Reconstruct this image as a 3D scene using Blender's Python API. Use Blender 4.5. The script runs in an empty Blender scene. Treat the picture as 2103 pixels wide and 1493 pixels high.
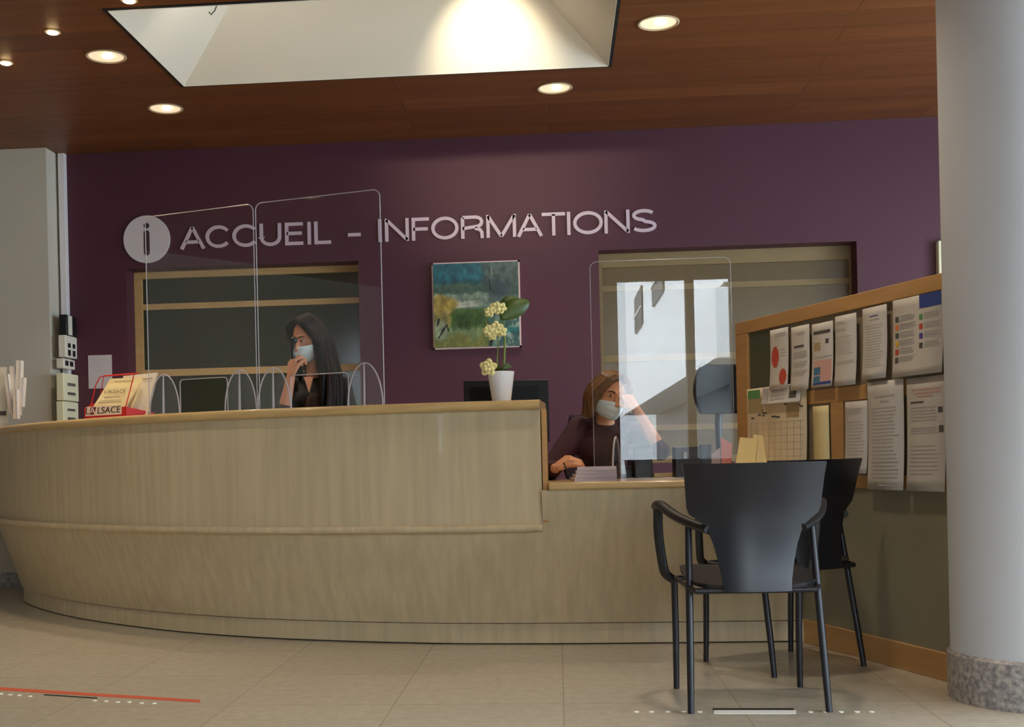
import bpy, bmesh, math, random
from mathutils import Vector, Matrix, Quaternion
random.seed(7)
C = bpy.context.scene.collection
PI = math.pi
# ------------------------------------------------------------------ camera model (2103 x 1493)
F = 2450.0; PX, PY0 = 960.0, 940.0; RHO = 0.023; TH = 0.0757; HC = 0.87
ct, st = math.cos(TH), math.sin(TH)
def ab(u, v):
    du, dv = u-PX, v-PY0
    return du*math.cos(RHO)-dv*math.sin(RHO), dv*math.cos(RHO)+du*math.sin(RHO)
def cw(xc, t, z=0.0):
    return Vector((xc*ct-t*st, xc*st+t*ct, z))
def P(u, v, t):                       # point at camera depth t
    a, b = ab(u, v); return cw(a*t/F, t, HC-b*t/F)
def PZ(u, v, z):                      # point on a horizontal plane
    a, b = ab(u, v); t = (HC-z)*F/b; return cw(a*t/F, t, z)
def PY(u, v, y):                      # point on a plane parallel to the back wall
    a, b = ab(u, v); t = y/(a/F*st+ct); return cw(a*t/F, t, HC-b*t/F)

# ------------------------------------------------------------------ materials
def s2l(c):
    return tuple(((x/255.0)/12.92 if x/255.0 <= .04045 else (((x/255.0)+.055)/1.055)**2.4) for x in c)
MATS = {}
def mat(name, col, rough=.5, metal=0.0, noise=None, bump=0.0, spec=.5, emit=None, estr=0.0, col2=None, coat=0.0, sheen=0.0):
    """noise=(sx,sy,sz,amount) tints the colour with object-space noise"""
    if name in MATS: return MATS[name]
    m = bpy.data.materials.new(name); m.use_nodes = True; nt = m.node_tree; N = nt.nodes; L = nt.links
    b = N['Principled BSDF']
    c = s2l(col)
    b.inputs['Base Color'].default_value = (*c, 1); b.inputs['Roughness'].default_value = rough
    b.inputs['Metallic'].default_value = metal; b.inputs['Specular IOR Level'].default_value = spec
    b.inputs['Coat Weight'].default_value = coat; b.inputs['Sheen Weight'].default_value = sheen
    if emit:
        b.inputs['Emission Color'].default_value = (*s2l(emit), 1); b.inputs['Emission Strength'].default_value = estr
    if noise:
        sx, sy, sz, amt = noise
        tc = N.new('ShaderNodeTexCoord'); mp = N.new('ShaderNodeMapping'); mp.inputs['Scale'].default_value = (sx, sy, sz)
        nz = N.new('ShaderNodeTexNoise'); nz.inputs['Scale'].default_value = 1.0; nz.inputs['Detail'].default_value = 5
        L.new(tc.outputs['Object'], mp.inputs['Vector']); L.new(mp.outputs[0], nz.inputs['Vector'])
        mx = N.new('ShaderNodeMix'); mx.data_type = 'RGBA'
        c2 = s2l(col2) if col2 else tuple(x*(1-amt) for x in c)
        c1 = c if col2 else tuple(min(1, x*(1+amt)) for x in c)
        rp = N.new('ShaderNodeMapRange'); rp.inputs['From Min'].default_value = .3; rp.inputs['From Max'].default_value = .7
        L.new(nz.outputs['Fac'], rp.inputs['Value']); L.new(rp.outputs[0], mx.inputs['Factor'])
        mx.inputs[6].default_value = (*c1, 1); mx.inputs[7].default_value = (*c2, 1)
        L.new(mx.outputs[2], b.inputs['Base Color'])
        if bump:
            bp = N.new('ShaderNodeBump'); bp.inputs['Strength'].default_value = bump; bp.inputs['Distance'].default_value = .005
            L.new(nz.outputs['Fac'], bp.inputs['Height']); L.new(bp.outputs[0], b.inputs['Normal'])
    MATS[name] = m; return m

def acrylic_mat(name, tint=(1, 1, 1)):
    m = bpy.data.materials.new(name); m.use_nodes = True; nt = m.node_tree; N = nt.nodes; L = nt.links
    N.remove(N['Principled BSDF']); out = N['Material Output']
    tr = N.new('ShaderNodeBsdfTransparent'); tr.inputs[0].default_value = (*tint, 1)
    gl = N.new('ShaderNodeBsdfGlossy'); gl.inputs['Roughness'].default_value = .0
    geo = N.new('ShaderNodeNewGeometry'); mr = N.new('ShaderNodeMapRange')
    mr.inputs['To Min'].default_value = 1.52; mr.inputs['To Max'].default_value = 1/1.52
    L.new(geo.outputs['Backfacing'], mr.inputs['Value'])
    fr = N.new('ShaderNodeFresnel'); L.new(mr.outputs[0], fr.inputs['IOR'])
    mx = N.new('ShaderNodeMixShader'); L.new(fr.outputs[0], mx.inputs[0]); L.new(tr.outputs[0], mx.inputs[1]); L.new(gl.outputs[0], mx.inputs[2])
    L.new(mx.outputs[0], out.inputs['Surface']); MATS[name] = m; return m

def vcol_mat(name, rough=.5):
    m = bpy.data.materials.new(name); m.use_nodes = True; N = m.node_tree.nodes
    a = N.new('ShaderNodeVertexColor'); a.layer_name = 'paint'
    m.node_tree.links.new(a.outputs[0], N['Principled BSDF'].inputs['Base Color']); N['Principled BSDF'].inputs['Roughness'].default_value = rough
    MATS[name] = m; return m

def brick_mat(name, c1, c2, cm, bw, bh, rough, mortar=.004, sq=True, offset=.5, noise_amt=.0, nscale=(1, 1, 1), bumpy=False, spec=.5):
    m = bpy.data.materials.new(name); m.use_nodes = True; nt = m.node_tree; N = nt.nodes; L = nt.links; b = N['Principled BSDF']
    tc = N.new('ShaderNodeTexCoord'); br = N.new('ShaderNodeTexBrick')
    br.inputs['Color1'].default_value = (*s2l(c1), 1); br.inputs['Color2'].default_value = (*s2l(c2), 1); br.inputs['Mortar'].default_value = (*s2l(cm), 1)
    br.inputs['Scale'].default_value = 1; br.inputs['Mortar Size'].default_value = mortar; br.inputs['Brick Width'].default_value = bw
    br.inputs['Row Height'].default_value = bh; br.offset = offset; br.inputs['Mortar Smooth'].default_value = .2
    L.new(tc.outputs['Object'], br.inputs['Vector'])
    mp = N.new('ShaderNodeMapping'); mp.inputs['Scale'].default_value = nscale
    nz = N.new('ShaderNodeTexNoise'); nz.inputs['Scale'].default_value = 1; nz.inputs['Detail'].default_value = 8; nz.inputs['Roughness'].default_value = .65
    L.new(tc.outputs['Object'], mp.inputs[0]); L.new(mp.outputs[0], nz.inputs['Vector'])
    mr = N.new('ShaderNodeMapRange'); mr.inputs['From Min'].default_value = .3; mr.inputs['From Max'].default_value = .7
    mr.inputs['To Min'].default_value = 1-noise_amt; mr.inputs['To Max'].default_value = 1+noise_amt; L.new(nz.outputs['Fac'], mr.inputs['Value'])
    mu = N.new('ShaderNodeVectorMath'); mu.operation = 'SCALE'; L.new(br.outputs['Color'], mu.inputs[0]); L.new(mr.outputs[0], mu.inputs['Scale'])
    L.new(mu.outputs[0], b.inputs['Base Color']); b.inputs['Roughness'].default_value = rough; b.inputs['Specular IOR Level'].default_value = spec
    MATS[name] = m; return m

purple = mat('purple_paint', (76, 35, 50), .6, noise=(.6, .6, .6, .10))
white_paint = mat('white_paint', (200, 194, 180), .7, noise=(1, 1, 1, .04))
grey_paint = mat('grey_paint', (150, 146, 135), .6)
column_paint = mat('column_paint', (196, 200, 206), .6, noise=(1.5, 1.5, 1.5, .02))
granite = mat('speckled_granite', (188, 182, 176), .3, noise=(60, 60, 60, .3), col2=(110, 108, 112))
oak = mat('pale_oak', (198, 182, 148), .45, noise=(28, 28, 1.6, .11), coat=.15)
oak_edge = mat('oak_edge', (200, 170, 116), .3, noise=(6, 6, 30, .12), coat=.4)
beech = mat('beech_frame', (188, 144, 88), .4, noise=(4, 4, 25, .09), coat=.2)
winwood = mat('window_oak', (186, 150, 98), .5, noise=(5, 5, 20, .08))
black_gap = mat('dark_gap', (18, 15, 12), .8)
black_plastic = mat('black_plastic', (20, 21, 26), .42, noise=(30, 30, 30, .1))
chair_shell = mat('chair_shell', (16, 19, 28), .30, spec=.5)
chair_metal = mat('chair_metal', (34, 34, 40), .35, metal=.3)
black_gloss = mat('black_gloss', (12, 10, 11), .12)
screen_dark = mat('dark_screen', (10, 9, 10), .35, spec=.15)
red_metal = mat('red_metal', (206, 24, 22), .35)
paper = mat('white_paper', (206, 200, 192), .7)
paper_warm = mat('warm_paper', (238, 222, 168), .7)
ink = mat('grey_ink', (178, 174, 172), .8)
ink_dark = mat('dark_ink', (84, 80, 78), .8)
ceramic = mat('white_ceramic', (232, 234, 238), .25)
leafm = mat('leaf_green', (62, 84, 22), .45, noise=(20, 20, 20, .2))
stemm = mat('stem_green', (120, 140, 70), .5)
petal = mat('cream_petal', (234, 226, 160), .6, noise=(40, 40, 40, .08))
soil = mat('dark_moss', (50, 42, 24), .9, noise=(60, 60, 60, .4))
skin = mat('skin', (206, 148, 118), .55, noise=(18, 18, 18, .05), spec=.35)
skin2 = mat('skin_warm', (214, 152, 112), .55, noise=(18, 18, 18, .05), spec=.35)
hair_black = mat('black_hair', (17, 12, 11), .6, noise=(90, 90, 6, .5), spec=.25)
hair_brown = mat('brown_hair', (104, 70, 38), .45, noise=(90, 90, 8, .3))
mask_m = mat('mask_fabric', (214, 230, 234), .8)
cloth_black = mat('black_cloth', (22, 17, 17), .85, noise=(12, 12, 12, .2))
cloth_brown = mat('brown_blouse', (58, 34, 28), .85, noise=(14, 14, 8, .3))
cloth_maroon = mat('maroon_knit', (58, 22, 30), .9, noise=(14, 14, 14, .2))
trouser = mat('dark_trousers', (28, 28, 34), .9)
eye_white = mat('eye_white', (220, 215, 208), .3)
eye_dark = mat('eye_dark', (30, 18, 12), .2)
brow_m = mat('brow', (40, 24, 18), .8)
lamp_refl = mat('lamp_reflector', (235, 225, 200), .18, metal=.9)
lamp_ring = mat('lamp_ring', (190, 170, 140), .4)
lamp_glow = mat('lamp_glow', (255, 240, 200), .5, emit=(255, 226, 170), estr=9)
spot_glow = mat('spot_glow', (255, 240, 200), .5, emit=(255, 214, 150), estr=30)
coffer = mat('coffer_paint', (226, 219, 204), .75)
metal_grey = mat('brushed_grey', (130, 128, 124), .4, metal=.6)
white_plastic = mat('white_plastic', (224, 220, 206), .4)
pane_green = mat('dark_glazing', (56, 58, 46), .12, noise=(1.2, 1.2, 1.2, .15))
pane_brown = mat('brown_glazing', (100, 82, 50), .25, noise=(1.2, 1.2, 1.2, .12))
panel_olive = mat('olive_panel', (142, 136, 114), .5, noise=(3, 3, 3, .06))
infill = mat('taupe_infill', (140, 126, 104), .5)
infill_g = mat('green_infill', (84, 88, 66), .35)
letterm = mat('letter_pale', (206, 184, 196), .45)
discm = mat('disc_pale', (212, 204, 206), .45)
tape_red = mat('red_tape', (196, 82, 52), .6)
sticker_white = mat('sticker_white', (240, 240, 232), .5)
acrylic = acrylic_mat('clear_acrylic')
edge_m = mat('polished_edge', (186, 182, 188), .3, spec=.8)
concrete = mat('pale_concrete', (226, 228, 230), .9, noise=(.3, .3, .3, .05))
dark_out = mat('outdoor_dark_glass', (30, 33, 36), .4)
asphalt = mat('outdoor_paving', (110, 112, 112), .9, noise=(1, 1, 1, .1))
kraft = mat('cream_envelope', (236, 214, 150), .7)
pinkp = mat('pink_paper', (226, 150, 146), .7)
lilac = mat('grey_paper', (188, 180, 190), .7)
BLUE = mat('print_blue', (48, 70, 140), .7); RED = mat('print_red', (190, 74, 52), .7); ORANGE = mat('print_orange', (222, 130, 70), .7)
GREEN = mat('print_green', (96, 150, 90), .7); YELLOW = mat('print_yellow', (214, 170, 70), .7); PBLUE = mat('print_steel', (70, 116, 146), .7)
PINKP = mat('print_pink', (206, 160, 150), .7); PURP = mat('print_violet', (80, 74, 150), .7); TAN = mat('print_tan', (170, 150, 110), .7)

# ------------------------------------------------------------------ mesh helpers
def bm_box(bm, lo, hi, M=None):
    lo = Vector(lo); hi = Vector(hi)
    vs = [Vector((x, y, z)) for z in (lo.z, hi.z) for y in (lo.y, hi.y) for x in (lo.x, hi.x)]
    if M is not None: vs = [M @ v for v in vs]
    v = [bm.verts.new(p) for p in vs]
    for f in ((0, 2, 3, 1), (4, 5, 7, 6), (0, 1, 5, 4), (2, 6, 7, 3), (0, 4, 6, 2), (1, 3, 7, 5)):
        bm.faces.new([v[i] for i in f])
def bm_prism(bm, pts, off):           # planar outline (3D points) extruded by vector off
    off = Vector(off)
    a = [bm.verts.new(Vector(p)) for p in pts]; b = [bm.verts.new(Vector(p)+off) for p in pts]
    n = len(pts)
    bm.faces.new(a[::-1]); bm.faces.new(b)
    for i in range(n): bm.faces.new((a[i], a[(i+1) % n], b[(i+1) % n], b[i]))
def frame_for(d):
    d = d.normalized(); u = d.cross(Vector((0, 0, 1)))
    if u.length < 1e-3: u = d.cross(Vector((0, 1, 0)))
    u.normalize(); w = u.cross(d).normalized()
    return u, w
def bm_tube(bm, pts, r, n=12, cap=True, closed=False, flat=None):
    pts = [Vector(p) for p in pts]; m = len(pts); rings = []
    rr = r if isinstance(r, (list, tuple)) else [r]*m
    pu = None
    for i, p in enumerate(pts):
        if closed: d = pts[(i+1) % m]-pts[i-1]
        else: d = pts[min(i+1, m-1)]-pts[max(i-1, 0)]
        d.normalize()
        if pu is None: u, w = frame_for(d)
        else:
            u = pu-d*pu.dot(d); u.normalize(); w = u.cross(d)
        pu = u
        fu, fw = flat if flat else (1, 1)
        rings.append([bm.verts.new(p+(u*math.cos(2*PI*k/n)*fu+w*math.sin(2*PI*k/n)*fw)*rr[i]) for k in range(n)])
    for i in range(m if closed else m-1):
        A, B = rings[i], rings[(i+1) % m]
        for k in range(n): bm.faces.new((A[k], A[(k+1) % n], B[(k+1) % n], B[k]))
    if cap and not closed:
        bm.faces.new(rings[0][::-1]); bm.faces.new(rings[-1])
def bm_lathe(bm, prof, c, n=32, M=None, cap=False):
    rings = []
    for r, z in prof:
        ring = []
        for k in range(n):
            p = Vector((r*math.cos(2*PI*k/n), r*math.sin(2*PI*k/n), z))
            if M is not None: p = M @ p
            ring.append(bm.verts.new(p+Vector(c)))
        rings.append(ring)
    for a, b in zip(rings, rings[1:]):
        for k in range(n): bm.faces.new((a[k], a[(k+1) % n], b[(k+1) % n], b[k]))
    if cap: bm.faces.new(rings[0][::-1]); bm.faces.new(rings[-1])
def bm_ell(bm, c, r, M=None, nu=20, nv=12):
    c = Vector(c); r = Vector(r) if not isinstance(r, (int, float)) else Vector((r, r, r))
    def q(p):
        p = Vector((p.x*r.x, p.y*r.y, p.z*r.z))
        return (M @ p if M is not None else p)+c
    top = bm.verts.new(q(Vector((0, 0, 1)))); bot = bm.verts.new(q(Vector((0, 0, -1)))); rings = []
    for i in range(1, nv):
        f = PI*i/nv
        rings.append([bm.verts.new(q(Vector((math.sin(f)*math.cos(2*PI*k/nu), math.sin(f)*math.sin(2*PI*k/nu), math.cos(f))))) for k in range(nu)])
    for k in range(nu):
        bm.faces.new((top, rings[0][k], rings[0][(k+1) % nu])); bm.faces.new((bot, rings[-1][(k+1) % nu], rings[-1][k]))
    for a, b in zip(rings, rings[1:]):
        for k in range(nu): bm.faces.new((a[k], b[k], b[(k+1) % nu], a[(k+1) % nu]))
def bm_cap(bm, p, q, r0, r1, n=14):   # capsule with tapering radius
    p = Vector(p); q = Vector(q); d = q-p; Ld = d.length
    if Ld < 1e-6: bm_ell(bm, p, r0); return
    d.normalize(); pts = []; rs = []
    for k in range(5):
        f = PI/2*(1-k/5.0); pts.append(p-d*r0*math.sin(f)); rs.append(max(r0*math.cos(f), r0*.05))
    pts += [p, q]; rs += [r0, r1]
    for k in range(1, 6):
        f = PI/2*k/5.0; pts.append(q+d*r1*math.sin(f)); rs.append(max(r1*math.cos(f), r1*.05))
    bm_tube(bm, pts, rs, n)
def bm_chain(bm, pts, rs):
    for i in range(len(pts)-1): bm_cap(bm, pts[i], pts[i+1], rs[i], rs[i+1])
def arc(cx, cy, r, a0, a1, n):        # 2D arc points, degrees
    return [(cx+r*math.cos(math.radians(a0+(a1-a0)*k/n)), cy+r*math.sin(math.radians(a0+(a1-a0)*k/n))) for k in range(n+1)]

# ------------------------------------------------------------------ object helpers
def put(name, bm, m, parent=None, smooth=True, ang=40, bevel=0.0, bseg=2):
    bmesh.ops.recalc_face_normals(bm, faces=bm.faces[:])
    if parent is not None:
        bmesh.ops.translate(bm, verts=bm.verts[:], vec=-parent_world(parent))
    me = bpy.data.meshes.new(name); bm.to_mesh(me); bm.free()
    for x in (m if isinstance(m, (list, tuple)) else [m]): me.materials.append(x)
    o = bpy.data.objects.new(name, me); C.objects.link(o)
    if parent is not None: o.parent = parent
    if smooth:
        for p in me.polygons: p.use_smooth = True
        try: me.set_sharp_from_angle(angle=math.radians(ang))
        except Exception: pass
    if bevel:
        md = o.modifiers.new('edge', 'BEVEL'); md.width = bevel; md.segments = bseg; md.limit_method = 'ANGLE'
    return o
def parent_world(p):
    v = Vector((0, 0, 0))
    while p is not None: v += p.location; p = p.parent
    return v
def tag(o, label, cat, group=None, kind=None):
    if label: o['label'] = label
    if cat: o['category'] = cat
    if group: o['group'] = group
    if kind: o['kind'] = kind
    return o
def thing(name, label, cat, loc=(0, 0, 0), group=None):
    o = bpy.data.objects.new(name, None); o.empty_display_size = .05; C.objects.link(o); o.location = loc
    return tag(o, label, cat, group)
def struct(name, bm, m, label=None, cat=None, **k):
    o = put(name, bm, m, **k); o['kind'] = 'structure'
    if label: tag(o, label, cat)
    return o
def B(lo, hi, M=None):
    bm = bmesh.new(); bm_box(bm, lo, hi, M); return bm
def remeshed(name, bm, m, parent, voxel=.004, smooth=6, factor=.5):
    bmesh.ops.recalc_face_normals(bm, faces=bm.faces[:])
    if parent is not None: bmesh.ops.translate(bm, verts=bm.verts[:], vec=-parent_world(parent))
    me = bpy.data.meshes.new('tmp'); bm.to_mesh(me); bm.free()
    t = bpy.data.objects.new('tmp', me); C.objects.link(t)
    r = t.modifiers.new('r', 'REMESH'); r.mode = 'VOXEL'; r.voxel_size = voxel; r.use_smooth_shade = True
    if smooth:
        s = t.modifiers.new('s', 'SMOOTH'); s.iterations = smooth; s.factor = factor
    dg = bpy.context.evaluated_depsgraph_get(); dg.update()
    nm = bpy.data.meshes.new_from_object(t.evaluated_get(dg)); bpy.data.objects.remove(t); bpy.data.meshes.remove(me)
    nm.name = name; nm.materials.clear(); nm.materials.append(m)
    for p in nm.polygons: p.use_smooth = True
    o = bpy.data.objects.new(name, nm); C.objects.link(o)
    if parent is not None: o.parent = parent
    return o
def text_mesh(name, s, size, m, parent, origin, ux, uz, depth=.002, sx=1.0, shear=0.0, center=True):
    cu = bpy.data.curves.new('t', 'FONT'); cu.body = s; cu.size = size; cu.extrude = depth; cu.shear = shear
    if center: cu.align_x = 'CENTER'; cu.align_y = 'CENTER'
    t = bpy.data.objects.new('t', cu); C.objects.link(t)
    dg = bpy.context.evaluated_depsgraph_get(); dg.update()
    me = bpy.data.meshes.new_from_object(t.evaluated_get(dg)); bpy.data.objects.remove(t)
    ux = Vector(ux).normalized(); uz = Vector(uz).normalized(); n = ux.cross(uz)
    org = Vector(origin)-(parent_world(parent) if parent else Vector())
    for v in me.vertices: v.co = org+ux*v.co.x*sx+uz*v.co.y+n*v.co.z
    me.name = name; me.materials.clear(); me.materials.append(m)
    o = bpy.data.objects.new(name, me); C.objects.link(o)
    if parent: o.parent = parent
    return o

# ------------------------------------------------------------------ the room
YB = 8.65; ZC = 3.2; YF = -3.0; XL, XR = -8.0, 5.2
floor_m = brick_mat('terrazzo_tile', (182, 174, 158), (176, 168, 152), (158, 150, 134), .6, .6, .22, mortar=.003, offset=0, noise_amt=.10, nscale=(22, 22, 22))
ceil_m = brick_mat('ceiling_planks', (122, 73, 38), (106, 62, 32), (58, 34, 18), 2.6, .24, .45, mortar=.0025, offset=.37, noise_amt=.22, nscale=(.8, 14, 1), spec=.3)
struct('floor', B((XL, YF, -.1), (XR, YB+.3, 0)), floor_m)
SK = (-2.243, 5.94, .357, 7.19)       # coffer opening x0,y0,x1,y1
bm = bmesh.new()
x0, y0, x1, y1 = SK
for lo, hi in (((XL, YF, ZC), (x0, YB+.3, ZC+.1)), ((x1, YF, ZC), (XR, YB+.3, ZC+.1)), ((x0, YF, ZC), (x1, y0, ZC+.1)), ((x0, y1, ZC), (x1, YB+.3, ZC+.1))):
    bm_box(bm, lo, hi)
struct('ceiling', bm, ceil_m, smooth=False)
# openings in the back wall
w1l = PY(258, 545, YB).x; w1r = PY(736, 545, YB).x; w1t = PY(480, 545, YB).z
w2l = PY(1229, 515, YB).x; w2r = PY(1759, 490, YB).x; w2t = PY(1232, 514, YB).z
sill = .80
bm = bmesh.new()
XP = -3.67
for lo, hi in (((XP, YB, 0), (w1l, YB+.30, ZC)), ((w1l, YB, w1t), (w1r, YB+.30, ZC)), ((w1l, YB, 0), (w1r, YB+.30, sill)),
               ((w1r, YB, 0), (w2l, YB+.30, ZC)), ((w2l, YB, w2t), (w2r, YB+.30, ZC)), ((w2l, YB, 0), (w2r, YB+.30, sill)),
               ((w2r, YB, 0), (XR, YB+.30, ZC))):
    bm_box(bm, lo, hi)
struct('wall_back', bm, purple, smooth=False)
def window(name, xl, xr, zt, trans, wood, pane, stile, ptop, label_none=None):
    bm = bmesh.new(); ya, yb = YB+.17, YB+.22
    bm_box(bm, (xl, ya, sill), (xl+stile, yb, zt)); bm_box(bm, (xr-stile*.5, ya, sill), (xr, yb, zt)); bm_box(bm, (xl+stile, ya, zt-ptop), (xr-stile*.5, yb, zt)); bm_box(bm, (xl+stile, ya, sill), (xr-stile*.5, yb, sill+.05))
    for z0, z1 in trans: bm_box(bm, (xl+stile, ya+.008, z0), (xr-stile*.5, yb, z1))
    o = struct(name, bm, wood, smooth=False)
    pn = put('pane', B((xl+.01, yb-.03, sill+.01), (xr-.01, yb-.02, zt-.01)), pane, o)
    return o
z = lambda u, v: PY(u, v, YB+.17).z
window('window_1', w1l, w1r, w1t, [(z(285, 637), z(285, 625)), (z(285, 774), z(285, 760))], winwood, pane_green, .06, .05)
winwood2 = mat('window_tan', (134, 112, 74), .5, noise=(5, 5, 20, .06))
window('window_2', w2l, w2r, w2t, [(z(1243, 599), z(1243, 587)), (z(1250, 744), z(1250, 730)), (z(1360, 884), z(1360, 872))], winwood2, pane_brown, .03, .10)
# left wall block in front of the back wall, with a granite foot
struct('wall_left', B((XL, 8.44, 0), (XP, YB+.30, ZC)), white_paint)
struct('baseboard_left', B((XL, 8.425, 0), (XP+.015, 8.44, .11)), granite)
# side and front enclosure
SIDE = [(-2.6, -.4), (-.1, 2.1), (2.4, 4.6), (4.9, 7.1)]  # openings added in the unseen right wall to let in more daylight
bm = bmesh.new(); ys = YF-.15
for a, b_ in SIDE:
    bm_box(bm, (XR, ys, 0), (XR+.15, a, ZC)); bm_box(bm, (XR, a, 2.8), (XR+.15, b_, ZC)); bm_box(bm, (XR, a, 0), (XR+.15, b_, .5)); ys = b_
bm_box(bm, (XR, ys, 0), (XR+.15, YB+.3, ZC))
struct('wall_right', bm, white_paint, smooth=False)
# unseen room shell behind the interior windows, added to block leaking sky light
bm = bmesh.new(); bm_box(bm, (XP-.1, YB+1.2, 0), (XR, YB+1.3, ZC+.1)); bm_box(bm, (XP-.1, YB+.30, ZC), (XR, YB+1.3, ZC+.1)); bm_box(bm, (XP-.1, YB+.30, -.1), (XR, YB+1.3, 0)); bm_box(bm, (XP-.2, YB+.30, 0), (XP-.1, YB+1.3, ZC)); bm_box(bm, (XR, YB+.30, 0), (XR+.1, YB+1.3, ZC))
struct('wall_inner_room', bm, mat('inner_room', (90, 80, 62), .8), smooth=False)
struct('wall_west', B((XL-.15, YF, 0), (XL, YB+.3, ZC)), white_paint)
# entrance front behind the camera: a wall with tall glazed openings
OPEN = [(-3.62, -3.34), (.76, 1.58), (1.68, 2.11), (2.55, 3.7), (3.9, 5.0)]  # the two rightmost are unseen, added for extra daylight
bm = bmesh.new(); xs = XL
ZT = 2.97
for a, b_ in OPEN:
    bm_box(bm, (xs, YF-.15, 0), (a, YF, ZC)); bm_box(bm, (a, YF-.15, ZT), (b_, YF, ZC)); xs = b_
bm_box(bm, (xs, YF-.15, 0), (XR, YF, ZC))
struct('wall_front', bm, mat('front_wall', (112, 92, 66), .7), smooth=False)
# the street outside, which the screen mirrors
struct('ground_outside', B((-40, -60, -.15), (40, YF-.15, -.05)), asphalt)
bld = thing('pale_building', 'pale concrete building outside, mirrored in the clear screen', 'building', (2.8, -10, -.05))
put('facade', B((2.8, -36, 3.62), (14, -8, 15)), concrete, bld, smooth=False)
put('fascia', B((2.6, -36, 2.4), (14, -8, 3.54)), concrete, bld, smooth=False)
put('ground_floor', B((3.9, -36, -.05), (14, -8, 2.4)), dark_out, bld, smooth=False)
put('ledge', B((2.75, -36, 3.54), (14, -8, 3.62)), mat('dark_ledge', (70, 72, 74), .7), bld, smooth=False)
for yy in (-26.5, -19, -12.5):
    w = put('window', B((2.74, yy-3.4, 5.0), (2.8, yy, 6.2)), dark_out, bld, smooth=False)
    put('window_frame', B((2.70, yy-3.4, 5.5), (2.74, yy, 5.56)), concrete, w, smooth=False)
b2 = thing('distant_building', 'farther pale block closing the street outside', 'building', (0, -44, -.05))
put('wall', B((-25, -50, -.05), (7, -44, 13)), concrete, b2, smooth=False)
put('window', B((-3, -43.98, 5), (1.5, -43.9, 7)), dark_out, b2, smooth=False)
# coffer above the desk
bm = bmesh.new()
ins = (y1-y0)/2; h = .50
o_ = [Vector((x0, y0, ZC)), Vector((x1, y0, ZC)), Vector((x1, y1, ZC)), Vector((x0, y1, ZC))]
r0 = Vector((x0+ins, y0+ins, ZC+h)); r1 = Vector((x1-ins, y0+ins, ZC+h))
vs = [bm.verts.new(v) for v in o_]+[bm.verts.new(r0), bm.verts.new(r1)]
for f in ((0, 1, 5, 4), (1, 2, 5), (2, 3, 4, 5), (3, 0, 4)): bm.faces.new([vs[i] for i in f])
cof = put('ceiling_coffer', bm, coffer, smooth=False)
md = cof.modifiers.new('t', 'SOLIDIFY'); md.thickness = .02; md.offset = 0
cof['kind'] = 'structure'
bm = bmesh.new(); g = .018
for lo, hi in (((x0-g, y0-g, ZC-.006), (x0, y1+g, ZC+.03)), ((x1, y0-g, ZC-.006), (x1+g, y1+g, ZC+.03)), ((x0, y0-g, ZC-.006), (x1, y0, ZC+.03)), ((x0, y1, ZC-.006), (x1, y1+g, ZC+.03))):
    bm_box(bm, lo, hi)
struct('trim_1', bm, black_gap, smooth=False)
hk = thing('ceiling_hook', 'small dark wire hook hanging inside the white ceiling recess', 'hook', PZ(441, 22, ZC+.02))
q = Vector(hk.location)
bm = bmesh.new(); bm_tube(bm, [q+Vector((.02, 0, .30)), q+Vector((.018, 0, .04)), q+Vector((0, 0, .0)), q+Vector((-.02, 0, -.02)), q+Vector((-.03, 0, -.005))], .004, 8)
put('wire', bm, metal_grey, hk)

# column on the right
cc = cw(1.94, 4.10); RC = .275
bm = bmesh.new(); bm_lathe(bm, [(RC, .165), (RC, ZC)], (cc.x, cc.y, 0), 96, cap=True)
o = struct('column', bm, column_paint, ang=30)
bm = bmesh.new(); bm_lathe(bm, [(RC+.012, 0), (RC+.012, .155), (RC+.002, .165)], (cc.x, cc.y, 0), 96, cap=True)
put('column_base', bm, granite, o, ang=30)

# ------------------------------------------------------------------ ceiling lights
def lathe_obj(name, prof, loc, m, parent, n=40, cap=False):
    bm = bmesh.new(); bm_lathe(bm, prof, loc, n, cap=cap); return put(name, bm, m, parent)
def downlight(u, v, label, group, p=None, e=60):
    if p is None: p = PZ(u, v, ZC)
    t = thing('downlight', label, 'ceiling light', (p.x, p.y, ZC), group)
    lathe_obj('trim_ring', [(.098, -.001), (.112, -.001), (.114, -.005), (.106, -.009), (.098, -.004)], p, lamp_ring, t)
    # bowl reflector hangs in a shallow dish of its own below the board so it is seen as a bright disc
    lathe_obj('reflector', [(.097, -.003), (.088, .03-.032), (.06, -.0015), (.001, -.0012)], p, lamp_refl2, t)
    bm = bmesh.new(); bm_ell(bm, (p.x+.01, p.y, ZC-.008), (.03, .02, .007)); put('bulb', bm, lamp_glow, t)
    l = bpy.data.lights.new('down', 'SPOT'); l.energy = e; l.color = (1, .85, .64); l.spot_size = math.radians(105); l.spot_blend = .9; l.shadow_soft_size = .07
    lo = bpy.data.objects.new('lamp', l); C.objects.link(lo); lo.location = (p.x, p.y, ZC-.04)
    return t
lamp_refl2 = mat('reflector_glow', (250, 235, 200), .3, emit=(255, 226, 190), estr=.55)
downlight(218, 115, 'large round downlight left of the white recess, near its front corner', 'round downlights')
downlight(340, 222, 'round downlight behind the far left corner of the white recess', 'round downlights')
downlight(1352, 46, 'round downlight to the right of the white recess, nearest the column', 'round downlights')
downlight(1139, 180, 'round downlight behind the far edge of the white recess, right end', 'round downlights')
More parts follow.
